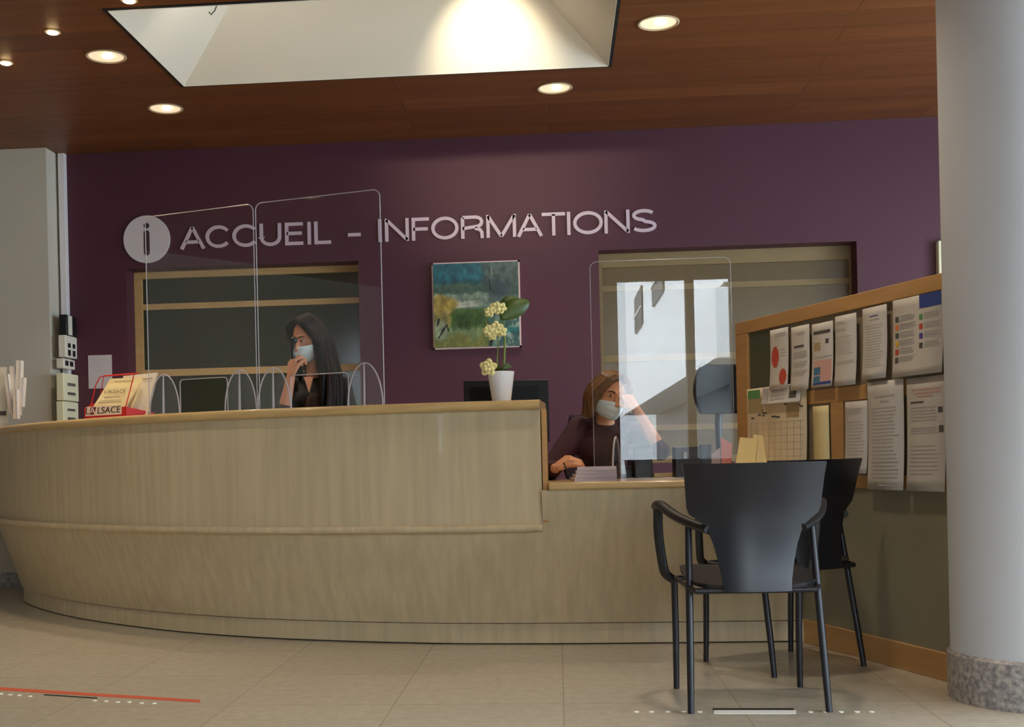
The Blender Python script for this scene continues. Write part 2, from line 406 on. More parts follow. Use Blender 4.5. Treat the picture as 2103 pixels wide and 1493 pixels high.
for i_, (x_, y_) in enumerate(((-4.6, 4.6), (-2.6, 4.6), (.6, 4.6), (2.6, 4.6), (-2.6, 2.4), (0, 2.4), (2.6, 2.4), (-4.6, 2.4), (-1.3, .3), (1.3, .3), (3.4, 6.4))):  # unseen downlights added to raise the light level in the room
    downlight(0, 0, 'unseen round downlight added in the hall ceiling to brighten the room', 'added hall downlights', Vector((x_, y_, ZC)))
def spotlet(u, v, label, p=None):
    if p is None: p = PZ(u, v, ZC)
    t = thing('spotlight', label, 'ceiling light', (p.x, p.y, ZC), 'small bright ceiling spots')
    lathe_obj('trim_ring', [(.030, -.001), (.042, -.001), (.043, -.004), (.030, -.006)], p, lamp_ring, t, 28)
    bm = bmesh.new(); bm_ell(bm, (p.x, p.y, ZC-.006), (.03, .03, .009)); put('bulb', bm, spot_glow, t)
    l = bpy.data.lights.new('spot', 'SPOT'); l.energy = 25; l.color = (1, .76, .48); l.spot_size = math.radians(80); l.spot_blend = .8; l.shadow_soft_size = .03
    lo = bpy.data.objects.new('lamp', l); C.objects.link(lo); lo.location = (p.x, p.y, ZC-.04)
spotlet(265, 0, 'small bright spot at the top edge of the photo, above the white recess corner')
spotlet(108, 65, 'small bright spot in the ceiling, middle one of the three on the left')
spotlet(12, 128, 'small bright spot at the far left edge of the ceiling')
# flood lamp aimed at the far slope of the coffer (fixed to its near slope)
fl = thing('flood_lamp', 'small flood lamp inside the white ceiling recess aimed at its far slope', 'lamp', (-.35, 6.08, ZC+.07))
bm = bmesh.new(); bm_lathe(bm, [(.03, -.03), (.045, .03)], (-.35, 6.08, ZC+.07), 24, cap=True); put('housing', bm, white_plastic, fl)
l = bpy.data.lights.new('flood', 'SPOT'); l.energy = 85; l.color = (1, .86, .62); l.spot_size = math.radians(56); l.spot_blend = 1; l.shadow_soft_size = .03
lo = bpy.data.objects.new('flood_light', l); C.objects.link(lo); lo.location = (-.35, 6.14, ZC+.09)
tgt = PZ(1005, 92, ZC+.12); tgt = Vector((PY(1010, 90, 7.02).x, 7.0, ZC+.04))
lo.rotation_euler = (tgt-lo.location).to_track_quat('-Z', 'Y').to_euler()

for x_ in (-1.7, -.35):  # wide fill lamps without fixtures, added to brighten the coffer
    l = bpy.data.lights.new('coffer_fill', 'SPOT'); l.energy = 2.6; l.color = (1, .92, .78); l.spot_size = math.radians(168); l.spot_blend = .6; l.shadow_soft_size = .06
    lw = bpy.data.objects.new('coffer_fill', l); C.objects.link(lw); lw.location = (x_, 6.16, ZC+.05); lw.rotation_euler = (math.radians(100), 0, 0)
# ------------------------------------------------------------------ wall sign, built from uniform strokes
def stroke(bm, pts, w, place, depth, closed=False):
    n = len(pts); L_, R_ = [], []
    for i in range(n):
        p = Vector(pts[i]).to_2d() if len(pts[i]) == 3 else Vector(pts[i])
        a = Vector(pts[i-1]) if (i > 0 or closed) else None; b = Vector(pts[(i+1) % n]) if (i < n-1 or closed) else None
        d1 = (p-a).normalized() if a is not None else None; d2 = (b-p).normalized() if b is not None else None
        if d1 is None: d1 = d2
        if d2 is None: d2 = d1
        t = (d1+d2).normalized(); nn = Vector((-t.y, t.x)); k = nn.dot(Vector((-d1.y, d1.x)))
        o = nn*(w/2/max(k, .45)); L_.append(p+o); R_.append(p-o)
    for i in range(n if closed else n-1):
        j = (i+1) % n
        bm_prism(bm, [place(*L_[i]), place(*L_[j]), place(*R_[j]), place(*R_[i])], (0, depth, 0))
def earc(cx, cy, rx, ry, a0, a1, n=28):
    return [(cx+rx*math.cos(math.radians(a0+(a1-a0)*k/n)), cy+ry*math.sin(math.radians(a0+(a1-a0)*k/n))) for k in range(n+1)]
SW = .024
def glyph(ch, w, h):
    s = SW; x0, x1, y0, y1 = s/2, w-s/2, s/2, h-s/2
    if ch == 'I': return [([(w/2, 0), (w/2, h)], 0)]
    if ch == '-': return [([(0, h*.36), (w, h*.36)], 0)]
    if ch == 'A': return [([(x0, 0), (w/2, h-s*.3)], 0), ([(x1, 0), (w/2, h-s*.3)], 0), ([(w*.24, h*.30), (w*.76, h*.30)], 0)]
    if ch == 'C': return [(earc((w-s)/1.78+s/2, h/2, (w-s)/1.78, h/2-s/2, 39, 321), 0)]
    if ch == 'O': return [(earc(w/2, h/2, w/2-s/2, h/2-s/2, 0, 348, 40), 1)]
    if ch == 'U': return [([(x0, h), (x0, h*.4)]+earc(w/2, h*.4, w/2-s/2, h*.4-s/2, 180, 360, 18)+[(x1, h)], 0)]
    if ch == 'E': return [([(x1, y1), (x0, y1), (x0, y0), (x1, y0)], 0), ([(x0, h*.52), (x1-.01, h*.52)], 0)]
    if ch == 'F': return [([(x1, y1), (x0, y1), (x0, 0)], 0), ([(x0, h*.50), (x1-.01, h*.50)], 0)]
    if ch == 'L': return [([(x0, h), (x0, y0), (x1, y0)], 0)]
    if ch == 'N': return [([(x0, 0), (x0, h)], 0), ([(x0, h-s*.3), (x1, s*.3)], 0), ([(x1, 0), (x1, h)], 0)]
    if ch == 'M': return [([(x0, 0), (x0, h)], 0), ([(x0, h-s*.3), (w/2, s*.3)], 0), ([(w/2, s*.3), (x1, h-s*.3)], 0), ([(x1, 0), (x1, h)], 0)]
    if ch == 'T': return [([(0, y1), (w, y1)], 0), ([(w/2, 0), (w/2, y1)], 0)]
    if ch == 'R': return [([(x0, 0), (x0, y1)], 0), ([(x0, y1), (w*.62, y1)]+earc(w*.64, h*.72, w*.36-s/2, h*.28-s/2, 88, -88, 14)+[(x0, h*.44)], 0), ([(w*.62, h*.44), (w*.84, h*.38), (x1, h*.26), (x1+.002, 0)], 0)]
    if ch == 'S': return [(earc(w/2, h*.735, w*.46-s/2, h*.265-s/2, 28, 262, 18)+earc(w/2, h*.265, w*.5-s/2, h*.265-s/2, 82, -152, 18), 0)]
LET = [('A', 370, 422), ('C', 423, 471), ('C', 478, 527), ('U', 534, 578), ('E', 586, 626), ('I', 631, 640), ('L', 646, 683), ('-', 715, 741),
       ('I', 776, 785), ('N', 791, 840), ('F', 846, 885), ('O', 886, 942), ('R', 947, 993), ('M', 999, 1060), ('A', 1061, 1115), ('T', 1113, 1161),
       ('I', 1163, 1173), ('O', 1177, 1238), ('N', 1241, 1293), ('S', 1296, 1348)]
zb = .5*(PY(372, 515, YB).z+PY(1340, 474, YB).z); hh = .166
sg = thing('wall_sign', 'pale raised letters reading ACCUEIL - INFORMATIONS with a round i emblem', 'sign', (PY(302, 490, YB).x, YB, PY(302, 490, YB).z))
for ch, ua, ub in LET:
    vv = 494-(ua-370)*.041
    xa = PY(ua, vv, YB).x; xb = PY(ub, vv, YB).x; bm = bmesh.new()
    for pts, cl in glyph(ch, xb-xa, hh): stroke(bm, pts, SW, lambda x, y, xa=xa: Vector((xa+x, YB-.014, zb+y)), .014, bool(cl))
    put('letter', bm, letterm, sg, smooth=False)
cx_, cz_ = PY(302.5, 492, YB).x, PY(302.5, 492, YB).z; R_ = (PY(350, 492, YB).x-PY(255, 492, YB).x)/2
bm = bmesh.new(); Mx = Matrix.Rotation(PI/2, 3, 'X'); bm_lathe(bm, [(R_, 0), (R_, .016)], (cx_, YB, cz_), 64, Mx, cap=True); put('disc', bm, discm, sg)
bm = bmesh.new(); bm_lathe(bm, [(.021, .016), (.021, .019)], (cx_+.002, YB, cz_+.10), 24, Mx, cap=True)
pill = [(x, y) for x, y in arc(0, .045, .021, 0, 180, 12)]+[(x, y) for x, y in arc(0, -.10, .021, 180, 360, 12)]
bm_prism(bm, [Vector((cx_+.002+x, YB-.019, cz_+y)) for x, y in pill], (0, .003, 0))
put('letter_i', bm, mat('sign_purple', (60, 36, 40), .5), sg)

# ------------------------------------------------------------------ painting
def painting():
    pl, pr = PY(887, 541, YB).x, PY(1067, 539, YB).x; zt_, zb_ = PY(887, 542, YB).z, PY(887, 719, YB).z
    t = thing('painting', 'square abstract painting of blue sky, green field and yellow tree', 'painting', ((pl+pr)/2, YB, zb_))
    f = .013; bm = bmesh.new()
    for lo, hi in (((pl, YB-.035, zb_), (pl+f, YB, zt_)), ((pr-f, YB-.035, zb_), (pr, YB, zt_)), ((pl, YB-.035, zb_), (pr, YB, zb_+f)), ((pl, YB-.035, zt_-f), (pr, YB, zt_))):
        bm_box(bm, lo, hi)
    put('frame', bm, mat('pale_pink_frame', (214, 186, 182), .5), t, smooth=False)
    from mathutils import noise as nz
    n = 150; bm = bmesh.new(); g = []; cols = {}
    def mix(a, b, k): k = max(0, min(1, k)); return tuple(x+(y-x)*k for x, y in zip(a, b))
    def sm(e0, e1, x): k = max(0, min(1, (x-e0)/(e1-e0))); return k*k*(3-2*k)
    def colr(x, y):   # x right, y down, 0..1
        n1 = nz.fractal(Vector((x*5, y*5, 1)), .8, 2, 5); n2 = nz.fractal(Vector((x*14, y*10, 5)), .8, 2, 4); n3 = nz.noise(Vector((x*3, y*3, 9)))
        c = mix((34, 112, 128), (22, 86, 98), .5+n1)
        c = mix(c, (92, 104, 96), sm(.45, .7, x+n1*.15)*.85)
        c = mix(c, (44, 66, 78), sm(.5, .62, x+n2*.05)*sm(.98, .75, x)*sm(.12, .3, y)*sm(.45, .36, y)*.7)
        c = mix(c, (84, 112, 92), sm(.22, .28, y+n1*.04)*sm(.8, .4, x))
        c = mix(c, (40, 66, 56), sm(.55, .8, n2+.55)*sm(.24, .3, y)*sm(.42, .36, y)*.6)
        c = mix(c, (132, 150, 128), sm(.35, .39, y+n2*.03)*sm(.56, .5, y)*sm(.72, .6, x))
        c = mix(c, (190, 192, 170), sm(.47, .485, y+x*.06)*sm(.56, .54, y+x*.06)*sm(.2, .25, x)*sm(.55, .48, x))
        c = mix(c, (72, 106, 40), sm(.53, .57, y+n2*.02)*sm(.68, .6, x-y*.05))
        c = mix(c, (44, 78, 22), sm(.58, .66, y)*sm(.8, .72, y)*sm(.2, .32, x)*sm(.62, .5, x)*(.5+n1))
        c = mix(c, (138, 156, 108), sm(.72, .82, y+n2*.05)*sm(.70, .5, x)*.75)
        c = mix(c, (126, 128, 52), sm(.85, .92, y+n1*.08)*sm(.66, .58, x))
        c = mix(c, (60, 104, 96), sm(.6, .68, x+n2*.05)*sm(.6, .7, y))
        c = mix(c, (150, 164, 148), sm(.35, .6, n2+.3)*sm(.68, .74, x)*sm(.6, .7, y)*.8)
        c = mix(c, (30, 120, 122), sm(.8, .86, x)*sm(.76, .8, y)*sm(.86, .82, y))
        d = math.hypot((x-.09)/.16, (y-.50)/.13)+n1*.3; c = mix(c, (186, 156, 62), sm(1.15, .8, d))
        d = math.hypot((x-.1)/.12, (y-.66)/.11)+n1*.4; c = mix(c, (160, 140, 66), sm(1.1, .8, d)*.8)
        d = math.hypot((x-.07)/.09, (y-.79)/.12)+n2*.3; c = mix(c, (150, 160, 120), sm(1.1, .8, d))
        for (ax, ay, bx, by, w) in ((.05, .88, .10, .80, .011), (.10, .80, .15, .73, .012), (.15, .73, .17, .80, .01), (.06, .66, .04, .73, .01), (.66, .98, .68, .90, .018), (.66, .2, .665, .32, .008), (.69, .05, .69, .2, .006)):
            px, py = bx-ax, by-ay; k = max(0, min(1, ((x-ax)*px+(y-ay)*py)/(px*px+py*py))); dd = math.hypot(x-ax-px*k, y-ay-py*k)+n2*.006
            c = mix(c, (16, 22, 20) if w != .006 else (150, 150, 140), sm(w*1.3, w*.5, dd))
        g_ = sum(c)/3; return tuple((q*.85+g_*.15)*(1+n2*.28)*.88+4 for q in c)
    a0, a1, c0, c1 = pl+f*.8, pr-f*.8, zt_-f*.8, zb_+f*.8
    lay = bm.loops.layers.float_color.new('paint')
    for j in range(n+1):
        row = []
        for i in range(n+1):
            v = bm.verts.new((a0+(a1-a0)*i/n, YB-.024, c0+(c1-c0)*j/n)); cols[v] = (*s2l(tuple(max(0, min(255, q)) for q in colr(i/n, j/n))), 1); row.append(v)
        g.append(row)
    for j in range(n):
        for i in range(n):
            fc = bm.faces.new((g[j][i], g[j+1][i], g[j+1][i+1], g[j][i+1]))
            for lp in fc.loops: lp[lay] = cols[lp.vert]
    o = put('canvas', bm, vcol_mat('canvas_paint', .6), t, smooth=False)
    md = o.modifiers.new('t', 'SOLIDIFY'); md.thickness = .022; md.offset = -1
painting()

# ------------------------------------------------------------------ curved reception counter
CP = [(-3.75, 8.38), (-3.66, 7.95), (-3.38, 7.37), (-2.816, 6.706), (-2.206, 6.211), (-1.73, 5.926), (-1.214, 5.724), (-.58, 5.572), (-.07, 5.525), (.4, 5.515), (1.065, 5.515)]
def catmull(pts, n=14):
    out = []
    Q = [Vector(p) for p in pts]; Q = [Q[0]*2-Q[1]]+Q+[Q[-1]*2-Q[-2]]
    for i in range(1, len(Q)-2):
        for k in range(n):
            t = k/n; p0, p1, p2, p3 = Q[i-1], Q[i], Q[i+1], Q[i+2]
            out.append(.5*((2*p1)+(-p0+p2)*t+(2*p0-5*p1+4*p2-p3)*t*t+(-p0+3*p1-3*p2+p3)*t**3))
    out.append(Q[-2]); return out
PATH = catmull(CP)
NORM = []
for i, p in enumerate(PATH):
    d = (PATH[min(i+1, len(PATH)-1)]-PATH[max(i-1, 0)]).normalized(); NORM.append(Vector((d.y, -d.x)))
XE = -.07
iE = min(range(len(PATH)), key=lambda i: abs(PATH[i].x-XE))
def kf(x):
    k = max(0, min(1, (x+2.2)/2.2)); return 1-.45*k
def off(i, d, z):
    p = PATH[i]+NORM[i]*d; return Vector((p.x, p.y, z))
def sweep(bm, prof, i0, i1, cap=True):    # prof(i) -> list of (d,z)
    rings = []
    for i in range(i0, i1+1): rings.append([bm.verts.new(off(i, d, z)) for d, z in prof(i)])
    n = len(rings[0])
    for a, b in zip(rings, rings[1:]):
        for k in range(n): bm.faces.new((a[k], b[k], b[(k+1) % n], a[(k+1) % n]))
    if cap: bm.faces.new(rings[0]); bm.faces.new(rings[-1][::-1])
def dlow(i, z): return .02+kf(PATH[i].x)*.14*(z-.10)/.43
def dup_(i): return .02+kf(PATH[i].x)*.15
NL = len(PATH)-1
cnt = thing('reception_counter', 'long curved pale oak reception counter with a lower seated section at its right', 'counter', (-1.0, 5.9, 0))
bm = bmesh.new(); sweep(bm, lambda i: [(-.03, 0.006), (.008, .006), (.008, .096), (-.03, .096)], 0, NL); put('kick_plate', bm, oak, cnt)
bm = bmesh.new(); sweep(bm, lambda i: [(-.05, 0.0), (-.005, 0), (-.005, .11), (-.05, .11)], 0, NL); put('plinth_shadow_gap', bm, black_gap, cnt)
bm = bmesh.new(); sweep(bm, lambda i: [(-.03, .101), (dlow(i, .101), .101), (dlow(i, .54), .54), (-.03, .54)], 0, iE)
sweep(bm, lambda i: [(-.03, .101), (dlow(i, .101), .101), (dlow(i, .54), .54), (dlow(i, .715), .715), (-.03, .715)], iE, NL); put('lower_panel', bm, oak, cnt)
def led(i):
    d = dup_(i)+.035; return [(-.02, .528), (d-.012, .528), (d-.003, .532), (d, .541), (d, .549), (d-.003, .558), (d-.012, .562), (-.02, .562)]
bm = bmesh.new(); sweep(bm, led, 0, iE); put('ledge', bm, oak, cnt, ang=60)
bm = bmesh.new(); sweep(bm, lambda i: [(-.12, .562), (dup_(i), .562), (dup_(i)+.006, 1.083), (-.12, 1.083)], 0, iE); put('upper_panel', bm, oak, cnt)
def top(i):
    d = dup_(i)+.045; return [(-.30, 1.083), (d-.014, 1.083), (d-.004, 1.088), (d, 1.098), (d, 1.110), (d-.004, 1.120), (d-.014, 1.125), (-.30, 1.125)]
bm = bmesh.new(); sweep(bm, top, 0, iE); put('countertop', bm, oak_edge, cnt, ang=60)
# end board of the raised section
e = PATH[iE]
bm = bmesh.new(); bm_box(bm, (e.x-.002, e.y-dup_(iE)-.004, .57), (e.x+.022, e.y+.20, 1.083)); put('end_panel', bm, beech, cnt, bevel=.003)
# low desktop
bm = bmesh.new(); d = dlow(iE+2, .715)+.03; yf = e.y-d
pts = [(e.x+.024, yf), (1.095, yf-.012), (1.018, 5.63), (.895, 5.98), (.845, 6.12), (-.85, 6.12), (-.85, 5.86), (-.35, 5.72), (e.x+.024, 5.72)]
bm_prism(bm, [Vector((x, y, .715)) for x, y in pts], (0, 0, .033)); put('low_desktop', bm, oak_edge, cnt, bevel=.010, bseg=4)
bm = bmesh.new(); bm_box(bm, (-.80, 6.04, 0), (-.76, 6.10, .715)); put('leg', bm, metal_grey, cnt)
bm = bmesh.new(); bm_box(bm, (.78, 6.04, 0), (.82, 6.10, .715)); put('leg', bm, metal_grey, cnt)

# ------------------------------------------------------------------ notice board partition
BA = Vector((.915, 6.05)); BZ = Vector((1.455, 4.475)); BD = (BZ-BA).normalized(); BL = (BZ-BA).length; BN = Vector((-(-BD.y), -BD.x))*-1
BN = Vector((BD.y, -BD.x))      # normal
if BN.dot(Vector((-1, -.3))) < 0: BN = -BN      # faces the room (left, towards the chairs)
def bpnt(s, z, d=0): p = BA+BD*s+BN*d; return Vector((p.x, p.y, z))
def bproj(u, v):      # pixel -> (s,z) on the board face
    a, b = ab(u, v); d3 = cw(a/F, 1.0); dx, dy = d3.x, d3.y
    # t*dx = BA.x+s*BD.x ; t*dy = BA.y+s*BD.y
    o = BA+BN*.02; det = dx*(-BD.y)-dy*(-BD.x); t = (o.x*(-BD.y)-o.y*(-BD.x))/det; s = (dx*o.y-dy*o.x)/det
    return s, HC-b*t/F
def bbox_(bm, s0, s1, z0, z1, d0, d1):
    bm_prism(bm, [bpnt(s0, z0, d0), bpnt(s1, z0, d0), bpnt(s1, z1, d0), bpnt(s0, z1, d0)], Vector((BN.x, BN.y, 0))*(d1-d0))
nb = thing('notice_board_partition', 'slanting partition with a beech framed notice board above an olive panel', 'partition', (1.2, 5.25, 0))
ZB0, ZB1 = .706, 1.51
sl = bproj(1535, 750)[0]
bm = bmesh.new(); bbox_(bm, 0, BL, ZB1-.062, ZB1, -.03, .02); put('top_rail', bm, beech, nb, bevel=.003)
bm = bmesh.new(); bbox_(bm, 0, sl, .0, ZB1-.062, -.03, .02); put('left_post', bm, beech, nb, bevel=.003)
zm1 = bproj(1655, 803)[1]; zm0 = bproj(1655, 831)[1]
bm = bmesh.new(); bbox_(bm, sl, BL, zm0, zm1, -.02, .012); put('middle_rail', bm, beech, nb, bevel=.002)
sA, sB = bproj(1703, 880)[0], bproj(1728, 880)[0]
bm = bmesh.new(); bbox_(bm, sA, sB, ZB0+.05, zm0, -.02, .012); put('middle_post', bm, beech, nb, bevel=.002)
bm = bmesh.new(); bbox_(bm, sl, BL, ZB0, ZB0+.055, -.02, .015); put('bottom_rail', bm, beech, nb, bevel=.002)
bm = bmesh.new(); bbox_(bm, sl, BL, ZB0, ZB1-.05, -.018, .004); put('infill_panel', bm, infill, nb)
s1_ = bproj(1581, 750)[0]
bm = bmesh.new(); bbox_(bm, sl, s1_, zm1-.0, ZB1-.05, .004, .007); put('green_panel', bm, infill_g, nb)
sF = .58
bm = bmesh.new(); bbox_(bm, sl, BL, .10, ZB0, -.018, .008); put('lower_panel', bm, panel_olive, nb)
bm = bmesh.new(); bbox_(bm, sF, BL, .0, .105, -.02, .018); put('skirting', bm, beech, nb, bevel=.003)

# papers on the board
def sheet(u0, v0, u1, v1, label, prints, d=.021, m=paper, curl=.012, name='notice_paper'):
    s0, z1_ = bproj(u0, v0); s1, z0_ = bproj(u1, v1)
    t = thing(name, label, 'paper', bpnt((s0+s1)/2, z0_, d), 'papers pinned to the notice board')
    bm = bmesh.new(); n = 10; W = s1-s0; H_ = z1_-z0_
    bow = lambda k: curl*(1-k)**3
    g = [[bm.verts.new(bpnt(s0+W*i/2, z0_+H_*j/n, d+bow(j/n))) for i in range(3)] for j in range(n+1)]
    for j in range(n):
        for i in range(2): bm.faces.new((g[j][i], g[j][i+1], g[j+1][i+1], g[j+1][i]))
    o = put('sheet', bm, m, t); md = o.modifiers.new('t', 'SOLIDIFY'); md.thickness = .0008
    groups = {}
    for (x, y, w, h_, mm) in prints: groups.setdefault(mm.name, []).append((x, y, w, h_))
    for mn, L_ in groups.items():
        bm = bmesh.new()
        for x, y, w, h_ in L_:
            nseg = max(1, int(h_*10))
            for q in range(nseg):
                ya, yb = y+h_*q/nseg, y+h_*(q+1)/nseg
                quad = [(x, ya), (x+w, ya), (x+w, yb), (x, yb)]
                bm.faces.new([bm.verts.new(bpnt(s0+W*a, z1_-H_*b_, d+.0018+bow(1-b_))) for a, b_ in quad])
        po = put('printing', bm, MATS[mn], t, smooth=False)
    return t
def lines(x, y, w, n, gap, h=.010, m=None, jit=.25):
    m = m or ink; return [(x, y+i*gap, w*(1-random.random()*jit), h, m) for i in range(n)]
G_ = lines
def oval(x, y, rx, ry, m, n=9):
    out = []
    for i in range(n):
        yy = -1+2*(i+.5)/n; w = math.sqrt(max(0, 1-yy*yy)); out.append((x-rx*w, y+ry*(yy-1/n), 2*rx*w, 2*ry/n, m))
    return out
sheet(1582, 679, 1622, 797, 'white leaflet with two red discs, first in the top row', oval(.28, .46, .2, .17, RED)+oval(.72, .80, .2, .13, RED)+G_(.3, .08, .6, 2, .04)+G_(.55, .35, .35, 3, .05))
sheet(1626, 673, 1666, 799, 'white sheet with a bold dark heading beside the red disc leaflet', [(.15, .30, .55, .035, ink_dark)]+G_(.1, .40, .8, 5, .022)+G_(.1, .56, .8, 4, .022)+G_(.1, .70, .8, 4, .022)+G_(.3, .1, .5, 2, .03), d=.0225)
sheet(1668, 667, 1714, 792, 'white sheet with black headline and a blue and pink picture', [(.08, .12, .8, .05, ink_dark), (.1, .30, .3, .12, TAN), (.65, .26, .15, .07, ink_dark), (.1, .52, .85, .02, ink), (.1, .58, .85, .34, PINKP), (.1, .68, .32, .26, PBLUE), (.1, .91, .85, .05, BLUE)], d=.021)
sheet(1716, 651, 1763, 789, 'plain typed sheet, fourth in the top row', G_(.05, .08, .5, 2, .03)+G_(.05, .18, .5, 2, .025, .008)+G_(.05, .65, .9, 2, .025)+G_(.05, .3, .8, 8, .035, .006), d=.0225)
sheet(1772, 635, 1825, 775, 'narrow typed sheet hanging alone between two gaps, fifth in the top row', [(.3, .12, .35, .012, PURP), (.25, .17, .45, .01, ink)]+G_(.12, .25, .75, 16, .038, .007), d=.021)
pr = [(.55, .0, .43, .17, BLUE)]
for k, mm in enumerate((ink_dark, ORANGE, ink_dark, YELLOW, RED, ink_dark)): pr += [(.05, .22+k*.105, .07, .07, mm)]+G_(.14, .21+k*.105, .34, 4, .02, .010)
for k, mm in enumerate((GREEN, RED, PURP, ink_dark)): pr += [(.54, .24+k*.12, .07, .07, mm)]+G_(.64, .23+k*.12, .32, 4, .02, .010)
sheet(1835, 618, 1941, 764, 'wide white poster with a blue header and small coloured icons', pr, d=.0225)
sheet(1736, 826, 1785, 973, 'typed sheet partly tucked under its neighbour, first in the lower row', G_(.1, .1, .75, 3, .03)+G_(.1, .28, .8, 14, .045, .008), d=.021)
sheet(1783, 786, 1862, 1007, 'long typed sheet in the lower row with centred heading lines', [(.2, .13, .55, .015, ink), (.35, .18, .25, .015, ink)]+G_(.12, .24, .75, 11, .032, .011)+G_(.12, .60, .75, 9, .035, .011)+[(.3, .95, .5, .015, ink)], d=.0235)
sheet(1863, 778, 1947, 1010, 'typed sheet with reddish heading in the lower row beside the column', [(.08, .03, .5, .014, ink), (.15, .10, .75, .012, PINKP), (.2, .13, .7, .012, PINKP), (.3, .16, .4, .012, PINKP), (.1, .21, .35, .015, ink_dark)]+G_(.1, .26, .7, 5, .028, .009)+[(.82, .27, .12, .05, ink_dark), (.84, .43, .12, .06, ink_dark)]+G_(.1, .44, .7, 3, .022, .009)+G_(.08, .6, .8, 8, .035, .007), d=.0225)
GRID = mat('print_grid', (192, 178, 150), .7); cal = []
for k in range(9): cal += [(.06+k*.105, .42, .010, .55, GRID)]
for k in range(7): cal += [(.05, .42+k*.08, .9, .005, GRID)]
for k in range(16): cal += [(random.uniform(.05, .9), random.uniform(.16, .36), random.uniform(.03, .08), .02, ink_dark)]
cal += [(.02, .02, .22, .12, GREEN), (.02, .12, .25, .18, TAN), (.68, .18, .2, .2, TAN)]
sheet(1535, 800, 1661, 968, 'large wall calendar with a printed grid and small dark marks', cal, m=mat('calendar_paper', (216, 200, 168), .7), d=.022)
sheet(1568, 796, 1648, 825, 'small landscape strip with two dark pictures above the calendar', [(.04, .1, .12, .8, ink), (.72, .05, .18, .7, ink_dark)]+G_(.22, .25, .4, 3, .22, .06), d=.026)
sheet(1666, 835, 1702, 990, 'blank pale sheet between calendar and wooden post', [], m=paper_warm, d=.012, curl=0)

